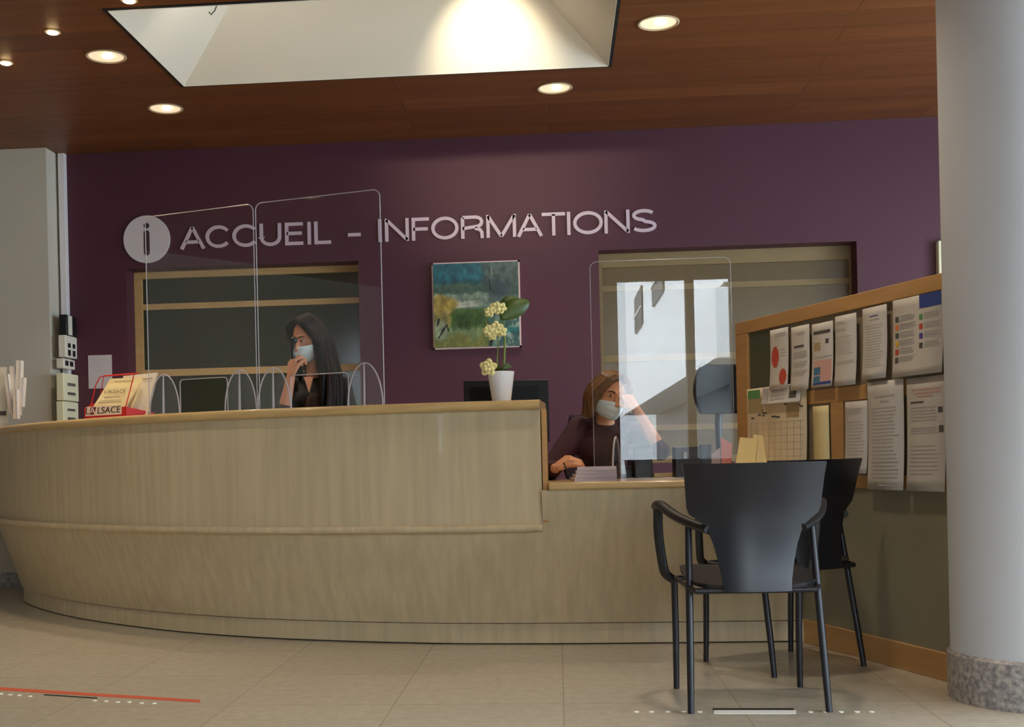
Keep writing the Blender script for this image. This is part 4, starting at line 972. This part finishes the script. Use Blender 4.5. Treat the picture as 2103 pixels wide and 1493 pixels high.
# ------------------------------------------------------------------ monitor behind the counter end
def slab(name, u0, v0, u1, v1, t, th, m, parent, z0=None, bevel=.004, dx=0):
    a = P(u0, v0, t); b_ = P(u1, v1, t); bm = bmesh.new(); zz0 = b_.z if z0 is None else z0
    R = Vector((ct, st, 0)); w = (b_-a).dot(R); n = Vector((-st, ct, 0))
    pts = [Vector((a.x, a.y, zz0)), Vector((a.x, a.y, zz0))+R*w, Vector((a.x, a.y, a.z))+R*w, a]
    bm_prism(bm, pts, n*th); return put(name, bm, m, parent, bevel=bevel)
mo = thing('monitor', 'black flat monitor partly hidden behind the counter end and plant pot', 'monitor', P(1040, 990, 6.05))
mo.location.z = .748
slab('casing', 952, 783, 1129, 908, 6.0, .035, mat('monitor_plastic', (14, 12, 13), .45, spec=.3), mo)
slab('screen', 964, 795, 1108, 896, 5.998, .003, screen_dark, mo, bevel=0)
slab('stand', 1028, 880, 1054, 975, 6.04, .02, black_plastic, mo, z0=.76)
slab('foot', 990, 975, 1092, 990, 6.02, .10, black_plastic, mo, z0=.748, bevel=.003)

# ------------------------------------------------------------------ orchid pot
tp = 5.52
pp = P(1030, 822, tp); pot = thing('orchid_pot', 'cream orchid with a broad leaf in a white tapered pot on the counter end', 'plant', (pp.x, pp.y, 1.125))
bx, by = pp.x, pp.y
bm = bmesh.new(); bm_lathe(bm, [(.001, .0), (.040, .0), (.044, .004), (.062, .135), (.0625, .139), (.059, .139), (.057, .12), (.001, .115)], (bx, by, 1.125), 40); put('pot', bm, ceramic, pot)
bm = bmesh.new()
for k in range(26):
    a = random.random()*6.28; r = random.random()*.042; bm_ell(bm, (bx+r*math.cos(a), by+r*math.sin(a), 1.125+.128+random.random()*.022), (.012, .012, .009), None, 8, 6)
put('moss', bm, soil, pot)
def stem(pts, r=.0035):
    bm = bmesh.new(); bm_tube(bm, pts, r, 8); put('stem', bm, stemm, pot)
stem([P(1034, 765, tp), P(1036, 730, tp), P(1037, 695, tp), P(1030, 678, tp-.01), P(1016, 676, tp-.02)], .005)
stem([P(1022, 765, tp), P(1021, 740, tp), P(1023, 700, tp), P(1030, 655, tp), P(1024, 640, tp-.01), P(1008, 645, tp-.02), P(998, 655, tp-.01), P(999, 668, tp)], .003)
stem([P(1018, 768, tp-.02), P(1008, 760, tp-.05)], .003)
def flower(c, s, n=5, ph=0.0, lay=2, name='flower'):
    bm = bmesh.new(); up = cw(-.2, -1).normalized()
    u_, w_ = frame_for(up)
    for L_ in range(lay):
        for k in range(n):
            a = 2*PI*(k+.5*L_)/n+ph; dr = (u_*math.cos(a)+w_*math.sin(a)); sz = s*(1-.25*L_)
            cc_ = c+dr*sz*.55+up*(.006+.012*L_); M = Matrix((dr, up.cross(dr), up)).transposed()
            bm_ell(bm, cc_, (sz*.55, sz*.42, .006), M @ Matrix.Rotation(-.35, 3, 'Y'), 12, 6)
    bm_ell(bm, c+up*.016, (s*.16, s*.16, s*.16), None, 8, 6)
    put(name, bm, petal, pot)
for (u_, v_, s) in ((1006, 641, .026), (1019, 633, .030), (1030, 633, .026), (1004, 680, .028), (1020, 675, .034), (1031, 681, .026), (1012, 690, .022)):
    flower(P(u_, v_, tp-.03), s, 5, random.random())
flower(P(1004, 755, tp-.07), .040, 5, .4, 3)
def leaf(p0, p1, wd, bend, nm='leaf', up=Vector((0, 0, 1))):
    bm = bmesh.new(); n = 10; d = p1-p0; sd = d.cross(cw(0, 1)).normalized(); L_, R_, Mi = [], [], []
    for i in range(n+1):
        k = i/n; c = p0+d*k+Vector((0, 0, bend*math.sin(PI*k))); w = wd*math.sin(PI*(k*.92+.04))**.8
        L_.append(bm.verts.new(c+sd*w+cw(0, -.01*w/wd))); R_.append(bm.verts.new(c-sd*w+cw(0, -.01*w/wd))); Mi.append(bm.verts.new(c))
    for i in range(n):
        bm.faces.new((L_[i], L_[i+1], Mi[i+1], Mi[i])); bm.faces.new((Mi[i], Mi[i+1], R_[i+1], R_[i]))
    o = put(nm, bm, leafm, pot, ang=180); md = o.modifiers.new('t', 'SOLIDIFY'); md.thickness = .0016
leaf(P(1028, 655, tp-.01), P(1086, 620, tp+.03), .045, .01)
leaf(P(1024, 640, tp+.02), P(1062, 612, tp+.05), .030, .01)
stem([P(1033, 765, tp), P(1036, 700, tp+.01), P(1034, 655, tp)], .003)
leaf(P(1030, 764, tp-.02), P(1052, 753, tp), .010, .012); leaf(P(1030, 764, tp-.02), P(1016, 752, tp+.02), .010, .01); leaf(P(1034, 766, tp), P(1046, 746, tp), .008, .012)

# ------------------------------------------------------------------ newspaper rack
tr = 6.45
rk = thing('newspaper_rack', 'red newspaper display stand lettered L\'ALSACE on the counter', 'stand', (P(220, 855, tr).x, P(220, 855, tr).y, 1.125))
rr = cw(1, -.33).normalized(); rr.z = 0; rn = Vector((-rr.y, rr.x, 0)); RO = PZ(222, 846, 1.126) if False else P(222, 856, tr); RO.z = 1.125
def rp(x, y, z_): return RO+rr*x+rn*y+Vector((0, 0, z_))
mpx = tr/F
# tray
bm = bmesh.new(); bm_prism(bm, [rp(-.150, 0, .0), rp(.115, 0, .0), rp(.115, 0, .062), rp(-.145, 0, .062)], rn*.004); put('front_plate', bm, red_metal, rk, smooth=False)
bm = bmesh.new(); bm_prism(bm, [rp(.115, 0, .062), rp(.115, 0, .014), rp(.17, .16, .012), rp(.19, .16, .030)], rr*-.004); put('side_plate', bm, red_metal, rk, smooth=False)
bm = bmesh.new(); bm_prism(bm, [rp(-.150, 0, .062), rp(-.150, 0, .0), rp(-.150, .14, .0), rp(-.150, .14, .11)], rr*.004); put('side_plate', bm, red_metal, rk, smooth=False)
bm = bmesh.new(); bm_prism(bm, [rp(-.150, .0, 0), rp(.115, .0, 0), rp(.17, .16, 0), rp(-.150, .14, 0)], Vector((0, 0, .005))); put('tray', bm, red_metal, rk, smooth=False)
ll = (P(208, 848, tr)-RO).dot(rr)
lc = -.028
bm = bmesh.new(); bm_prism(bm, [rp(lc-.112, -.006, .018), rp(lc+.112, -.006, .022), rp(lc+.118, -.006, .072), rp(lc-.106, -.006, .068)], rn*.005); lp = put('label_plate', bm, mat('label_white', (240, 226, 206), .5), rk, smooth=False)
LI = mat('label_ink', (64, 40, 36), .6); LU = rr+Vector((0, 0, .02)); LW = Vector((0, 0, 1))
text_mesh('lettering', "L", .050, LI, lp, rp(lc-.100, -.0072, .0445), LU, LW, .0008, .9, .12)
bm = bmesh.new(); bm_prism(bm, [rp(lc-.090, -.0066, .026), rp(lc-.055, -.0066, .026), rp(lc-.042, -.0066, .066), rp(lc-.076, -.0066, .066)], rn*.001); put('logo_patch', bm, mat('logo_maroon', (110, 26, 24), .6), lp, smooth=False)
text_mesh('lettering', "A", .050, mat('label_white', (240, 226, 206), .5), lp, rp(lc-.068, -.0082, .0445), LU, LW, .0008, 1.15, .12)
text_mesh('lettering', "LSACE", .050, LI, lp, rp(lc+.036, -.0072, .0455), LU, LW, .0008, 1.05, .12)
# wire hoop
hoop = [(-.128, .02, .06), (-.105, .045, .19), (-.085, .055, .232), (-.065, .056, .236), (.115, .056, .240), (.130, .054, .236), (.132, .045, .215), (.098, .02, .06)]
bm = bmesh.new(); bm_tube(bm, [rp(*h_) for h_ in hoop], .0032, 8); put('wire_hoop', bm, red_metal, rk)
bm = bmesh.new(); bm_tube(bm, [rp(-.130, .11, .10), rp(-.105, .12, .245), rp(.12, .12, .250)], .003, 8); put('wire_back', bm, red_metal, rk)
def newspaper(pts, m, label, th=.01, prints=()):
    o = sum((rp(*p) for p in pts), Vector())/len(pts); t = thing('newspaper', label, 'newspaper', o, 'newspapers in the red rack')
    bm = bmesh.new(); nn = (rp(*pts[1])-rp(*pts[0])).cross(rp(*pts[2])-rp(*pts[0])).normalized()
    if nn.dot(rn) < 0: nn = -nn
    bm_prism(bm, [rp(*p) for p in pts], nn*th); put('pages', bm, m, t, smooth=False)
    a, b_, c, d = [rp(*p) for p in pts]     # bl br tr tl
    bm = bmesh.new()
    for x, y, w, h_ in prints:
        q = lambda s, v: (a*(1-s)+b_*s)*(1-v)+(d*(1-s)+c*s)*v-nn*.0012
        bm.faces.new([bm.verts.new(q(*z)) for z in ((x, y), (x+w, y), (x+w, y+h_), (x, y+h_))])
    if prints: put('printing', bm, mat('news_ink', (150, 132, 96), .8), t, smooth=False)
    return t, a, b_, c, d, nn
newspaper([(-.128, .020, .045), (.085, .020, .045), (.145, .085, .195), (-.060, .085, .190)], paper_warm, 'folded cream newspaper in front of the red rack, titled L\'ALSACE', .012, [(.15, .50, .5, .02), (.1, .38, .65, .015), (.08, .31, .7, .02)])
n2, a, b_, c, d, nn = newspaper([(-.155, .045, .030), (.105, .045, .030), (.150, .105, .225), (-.055, .105, .225)], paper_warm, 'cream newspaper standing behind the front one in the rack', .012, [(.2, .90, .55, .015)])
newspaper([(.0, .085, .02), (.172, .105, .02), (.212, .150, .250), (.0, .150, .240)], mat('news_white', (238, 232, 214), .7), 'white newspaper leaning at the back right of the rack', .018, [(.62, .86, .3, .02), (.66, .8, .25, .01)])
text_mesh('masthead', "L'ALSACE", .026, mat('news_ink2', (130, 112, 84), .8), [o for o in bpy.data.objects if o.name.startswith('newspaper') and 'titled' in str(o.get('label', ''))][0], rp(.005, .0595, .150), rr, (rp(-.060, .085, .190)-rp(-.128, .020, .045))*Vector((0, 0, 1)).z if False else Vector((0, 0, 1))+rn*.45, .0006, 1.25)

# ------------------------------------------------------------------ things on and behind the counter, left
lh = P(30, 860, 7.35); th_ = thing('leaflet_holder', 'clear plastic leaflet holder with upright sheets at the counter left end', 'holder', (lh.x, lh.y, 1.125))
for (ua, va, ub, vb, w) in ((12, 768, 22, 850, 8), (24, 752, 30, 855, 10), (38, 740, 34, 852, 10), (46, 775, 42, 835, 6), (30, 800, 31, 860, 8)):
    tt = 7.35+random.uniform(-.03, .03); bm = bmesh.new()
    bm_prism(bm, [P(ua-w/2, va, tt), P(ua+w/2, va, tt), P(ub+w/2, vb, tt), P(ub-w/2, vb, tt)], cw(.0, .05)); put('upright_sheet', bm, mat('frosted_sheet', (214, 206, 196), .4), th_, smooth=False)
    bm = bmesh.new(); bm_tube(bm, [P(ua+w/2, va, tt), P(ub+w/2, vb, tt)], .004, 6); put('sheet_edge', bm, edge_m, th_)
bm = bmesh.new(); a = P(8, 862, 7.35); bm_box(bm, (lh.x-.07, lh.y-.03, 1.125), (lh.x+.06, lh.y+.05, 1.145)); put('base', bm, acrylic, th_)
cd = thing('counter_card', 'white card with a dark stripe at the extreme left of the counter', 'card', (P(4, 866, 7.3).x, P(4, 866, 7.3).y, 1.125))
slab('card', -30, 755, 16, 860, 7.42, .004, white_plastic, cd, z0=1.125, bevel=0); slab('stripe', -30, 845, 12, 853, 7.415, .003, ink_dark, cd, bevel=0)
# wall devices by the wall corner
def wallbox(name, label, cat, u0, v0, u1, v1, m, extras=(), group=None, y0=8.46, xw=.055, x_=-3.635, back=True):
    a = PY(u0, v0, y0); b_ = PY(u1, v1, y0); t = thing(name, label, cat, (x_, YB, b_.z), group)
    bm = bmesh.new(); bm_box(bm, (a.x, y0, b_.z), (a.x+xw, YB, a.z)); put('casing', bm, m, t, bevel=.005)
    for (f0, f1, g0, g1, mm) in extras:   # on the +x face: f along y (0 near..1 far), g height
        bm = bmesh.new(); H_ = a.z-b_.z; L_ = YB-y0
        bm_box(bm, (a.x+xw, y0+L_*f0, b_.z+H_*g0), (a.x+xw+.004, y0+L_*f1, b_.z+H_*g1)); put('button' if mm is black_plastic else 'label_slot', bm, mm, t)
    return t
cream = mat('cream_plastic', (226, 222, 190), .5)
wallbox('wall_dispenser', 'upper cream wall box with two grey slots by the purple wall corner', 'box', 115, 766, 132, 822, cream, [(.25, .75, .55, .66, metal_grey), (.25, .75, .22, .32, metal_grey)], 'cream wall boxes', 8.38)
wallbox('wall_dispenser', 'lower cream wall box just above the counter by the purple wall corner', 'box', 115, 824, 132, 880, cream, [(.25, .75, .66, .74, metal_grey), (.25, .75, .3, .42, metal_grey)], 'cream wall boxes', 8.38)
wallbox('socket_box', 'small white socket box above the cream boxes', 'socket', 115, 736, 128, 756, white_plastic, [(.15, .4, .3, .8, black_plastic), (.55, .8, .3, .8, black_plastic)], None, 8.44)
wallbox('switch_panel', 'white switch panel with dark slots above the socket box', 'switch', 119, 688, 128, 733, white_plastic, [(.2, .4, .08, .35, black_plastic), (.6, .8, .08, .35, black_plastic), (.2, .4, .45, .65, black_plastic), (.6, .8, .45, .65, black_plastic)], None, 8.44)
wallbox('intercom', 'narrow black and white intercom, topmost device by the wall corner', 'intercom', 121, 646, 130, 688, black_plastic, [(.15, .5, .03, .97, white_plastic)], None, 8.46)
a = PY(119, 320, 8.60); tk = thing('cable_trunking', 'white vertical cable trunking in the corner beside the purple wall', 'trunking', (a.x, YB, 0))
bm = bmesh.new(); bm_box(bm, (a.x-.005, 8.60, 0), (a.x+.045, YB, ZC)); put('channel', bm, mat('trunking_white', (226, 222, 224), .4), tk, bevel=.004)
# paper on the purple wall
wp = thing('wall_notice', 'white sheet taped to the purple wall behind the red rack', 'paper', PY(206, 797, YB))
a = PY(181, 730, YB); b_ = PY(231, 797, YB)
put('sheet', B((a.x, YB-.003, b_.z), (b_.x, YB, a.z)), mat('grey_white_paper', (196, 188, 192), .7), wp)
bm = bmesh.new()
for k in range(3): bm_box(bm, (a.x+.06, YB-.0045, a.z-.06-.03*k), (b_.x-.05-.02*k, YB-.003, a.z-.057-.03*k))
put('printing', bm, ink, wp)
# white box on the wall at the right
wb = thing('wall_unit', 'white wall unit half hidden by the column above the notice board', 'box', PY(1925, 560, YB))
a = PY(1921, 497, YB); b_ = PY(1965, 600, YB)
bm = bmesh.new(); bm_box(bm, (a.x, YB-.06, b_.z), (b_.x, YB, a.z)); put('casing', bm, cream, wb, bevel=.006)

# ------------------------------------------------------------------ things on the low desk
zd = .748
def desk_thing(name, label, cat, u, v, t, group=None):
    p = P(u, v, t); o = thing(name, label, cat, (p.x, p.y, zd), group); return o
bk = desk_thing('box_file', 'black upright box on the low desk, left of the gap under the clear screen', 'box', 1320, 985, 5.95)
slab('casing', 1302, 919, 1341, 990, 5.95, .10, black_plastic, bk, z0=zd); slab('lid', 1300, 917, 1343, 921, 5.945, .11, black_gloss, bk, bevel=.001)
kb = desk_thing('black_tray', 'low black tray beside the upright black box', 'tray', 1286, 985, 6.0)
slab('body', 1274, 958, 1300, 990, 6.02, .08, black_plastic, kb, z0=zd)
tel = desk_thing('desk_telephone', 'black desk unit with a small pale button next to the near chair', 'telephone', 1412, 985, 5.9)
slab('casing', 1386, 918, 1438, 990, 5.9, .09, black_plastic, tel, z0=zd); slab('button', 1404, 928, 1412, 942, 5.895, .005, metal_grey, tel, bevel=.001)
cup = desk_thing('pen_cup', 'dark clear cup beside the black desk unit', 'cup', 1450, 985, 5.9)
q = P(1450, 985, 5.9); bm = bmesh.new(); bm_lathe(bm, [(.028, 0), (.030, .16)], (q.x, q.y, zd), 28, cap=True); put('cup_body', bm, mat('smoky_plastic', (70, 86, 104), .1), cup)
sw = desk_thing('wooden_block', 'small pale wooden block between the two black desk units', 'block', 1362, 985, 6.02)
slab('body', 1343, 972, 1385, 990, 6.02, .06, oak_edge, sw, z0=zd)
pst = desk_thing('paper_stack', 'stack of pale grey papers under the seated woman\'s hand', 'paper', 1215, 985, 5.72)
a = P(1172, 990, 5.70)
for k in range(4):
    bm = bmesh.new(); o0 = P(1180+k*2, 990, 5.58); rz = Matrix.Rotation(.12-.05*k, 4, 'Z')
    bm_box(bm, (0, 0, 0), (.20-.006*k, .17, .016)); bmesh.ops.transform(bm, matrix=Matrix.Translation((o0.x, o0.y, zd+.0165*k)) @ rz, verts=bm.verts[:]); put('ream', bm, lilac, pst, smooth=False)
pk = desk_thing('pink_card', 'folded pink card standing behind the near chair back', 'card', 1490, 985, 5.85)
bm = bmesh.new(); bm_prism(bm, [P(1484, 990, 5.85), P(1500, 990, 5.85), P(1504, 912, 5.85), P(1480, 898, 5.85)], cw(0, .003)); put('card', bm, pinkp, pk, smooth=False)
pg = desk_thing('paper_bundle', 'loose pale grey papers beside the pink card', 'paper', 1468, 985, 5.88)
bm = bmesh.new(); bm_prism(bm, [P(1456, 990, 5.9), P(1482, 990, 5.9), P(1479, 920, 5.9), P(1462, 935, 5.9)], cw(0, .02)); put('sheets', bm, lilac, pg, smooth=False)
env = desk_thing('leaflet_bundle', 'two cream leaflets leaning together on the desk before the calendar', 'leaflet', 1545, 985, 5.62)
bm = bmesh.new(); bm_prism(bm, [P(1504, 1000, 5.60), P(1545, 1000, 5.60), P(1556, 901, 5.68), P(1520, 898, 5.68)], cw(0, .006)); put('front_leaflet', bm, kraft, env, smooth=False)
bm = bmesh.new(); bm_prism(bm, [P(1538, 1000, 5.62), P(1566, 1000, 5.62), P(1592, 918, 5.68), P(1590, 896, 5.70), P(1548, 893, 5.70)], cw(0, .02)); put('back_leaflet', bm, mat('cream_envelope_back', (232, 212, 158), .7), env, smooth=False)

# ------------------------------------------------------------------ floor markings
fm = thing('floor_marking', 'white dashed strip with a bar stuck on the floor under the near chair', 'floor marking', PZ(1550, 1462, 0.0), 'floor stickers')
def fquad(bm, u0, v0, u1, v1, z_=.0012, vv=None):
    c4 = [PZ(u0, v1, 0), PZ(u1, v1 if vv is None else vv[1], 0), PZ(u1, v0 if vv is None else vv[0], 0), PZ(u0, v0, 0)]
    bm_prism(bm, [Vector((p.x, p.y, .0)) for p in c4], (0, 0, z_))
bm = bmesh.new(); fquad(bm, 1466, 1459, 1635, 1466); put('white_bar', bm, sticker_white, fm)
bm = bmesh.new(); fquad(bm, 1464, 1455, 1630, 1458.5); put('black_bar', bm, black_gap, fm)
for u_ in (1307, 1338, 1371, 1404, 1437, 1664, 1695, 1727, 1760, 1790):
    bm = bmesh.new(); p = PZ(u_, 1462, 0); bm_lathe(bm, [(.0001, .0015), (.0085, .0015), (.009, 0)], (p.x, p.y, 0), 16); put('dot', bm, sticker_white, fm)
fr_ = thing('floor_marking', 'red tape line with white dots on the floor at the lower left', 'floor marking', PZ(200, 1430, 0), 'floor stickers')
bm = bmesh.new(); a4 = [PZ(-60, 1414, 0), PZ(-60, 1408, 0), PZ(410, 1437.5, 0), PZ(412, 1443, 0)]; bm_prism(bm, [Vector((p.x, p.y, 0)) for p in a4], (0, 0, .0012)); put('red_line', bm, tape_red, fr_)
bm = bmesh.new(); a4 = [PZ(90, 1428, 0), PZ(90, 1426, 0), PZ(200, 1433, 0), PZ(200, 1435, 0)]; bm_prism(bm, [Vector((p.x, p.y, 0)) for p in a4], (0, 0, .0014)); put('dark_bar', bm, black_gap, fr_)
for u_, v_ in ((2, 1425), (21, 1427), (40, 1428), (62, 1430), (195, 1439), (218, 1440), (242, 1442), (266, 1442), (291, 1444), (317, 1445)):
    bm = bmesh.new(); p = PZ(u_, v_, 0); bm_lathe(bm, [(.0001, .0015), (.008, .0015), (.0085, 0)], (p.x, p.y, 0), 16); put('dot', bm, sticker_white, fr_)

# ------------------------------------------------------------------ camera, world, light
cam = bpy.data.cameras.new('camera'); co = bpy.data.objects.new('camera', cam); C.objects.link(co); bpy.context.scene.camera = co
Rv = Vector((ct, st, 0)); Uv = Vector((0, 0, 1)); Fw = Vector((-st, ct, 0))
cr = Rv*math.cos(RHO)-Uv*math.sin(RHO); cu_ = Rv*math.sin(RHO)+Uv*math.cos(RHO)
co.matrix_world = Matrix(((cr.x, cu_.x, -Fw.x, 0), (cr.y, cu_.y, -Fw.y, 0), (cr.z, cu_.z, -Fw.z, HC), (0, 0, 0, 1)))
cam.sensor_width = 36; cam.lens = 36*F/2103; cam.shift_x = (1051.5-PX)/2103; cam.shift_y = (PY0-746.5)/2103; cam.clip_start = .05
wd = bpy.data.worlds.new('world'); bpy.context.scene.world = wd; wd.use_nodes = True
bg = wd.node_tree.nodes['Background']; bg.inputs[0].default_value = (.72, .88, 1.0, 1); bg.inputs[1].default_value = 10.0
for a, b_ in SIDE:
    l = bpy.data.lights.new('portal', 'AREA'); l.shape = 'RECTANGLE'; l.size = b_-a; l.size_y = 2.3; l.cycles.is_portal = True
    lo = bpy.data.objects.new('window_portal', l); C.objects.link(lo); lo.location = (XR+.16, (a+b_)/2, 1.65); lo.rotation_euler = (PI/2, 0, PI/2)
for a, b_ in OPEN:
    l = bpy.data.lights.new('portal', 'AREA'); l.shape = 'RECTANGLE'; l.size = b_-a; l.size_y = ZT; l.cycles.is_portal = True
    lo = bpy.data.objects.new('window_portal', l); C.objects.link(lo); lo.location = ((a+b_)/2, YF-.16, ZT/2); lo.rotation_euler = (PI/2, 0, 0)
l = bpy.data.lights.new('facade_sun', 'SUN'); l.energy = 15; l.angle = math.radians(3); l.color = (1, .97, .92)  # added to brighten the mirrored facade, angled so no beam enters the room
lo = bpy.data.objects.new('facade_sun', l); C.objects.link(lo); lo.rotation_euler = Vector((.75, -.38, -.52)).to_track_quat('-Z', 'Y').to_euler()
vs = bpy.context.scene.view_settings; vs.view_transform = 'Standard'; vs.look = 'None'; vs.exposure = 0.4; vs.gamma = 1.0; vs.use_curve_mapping = False
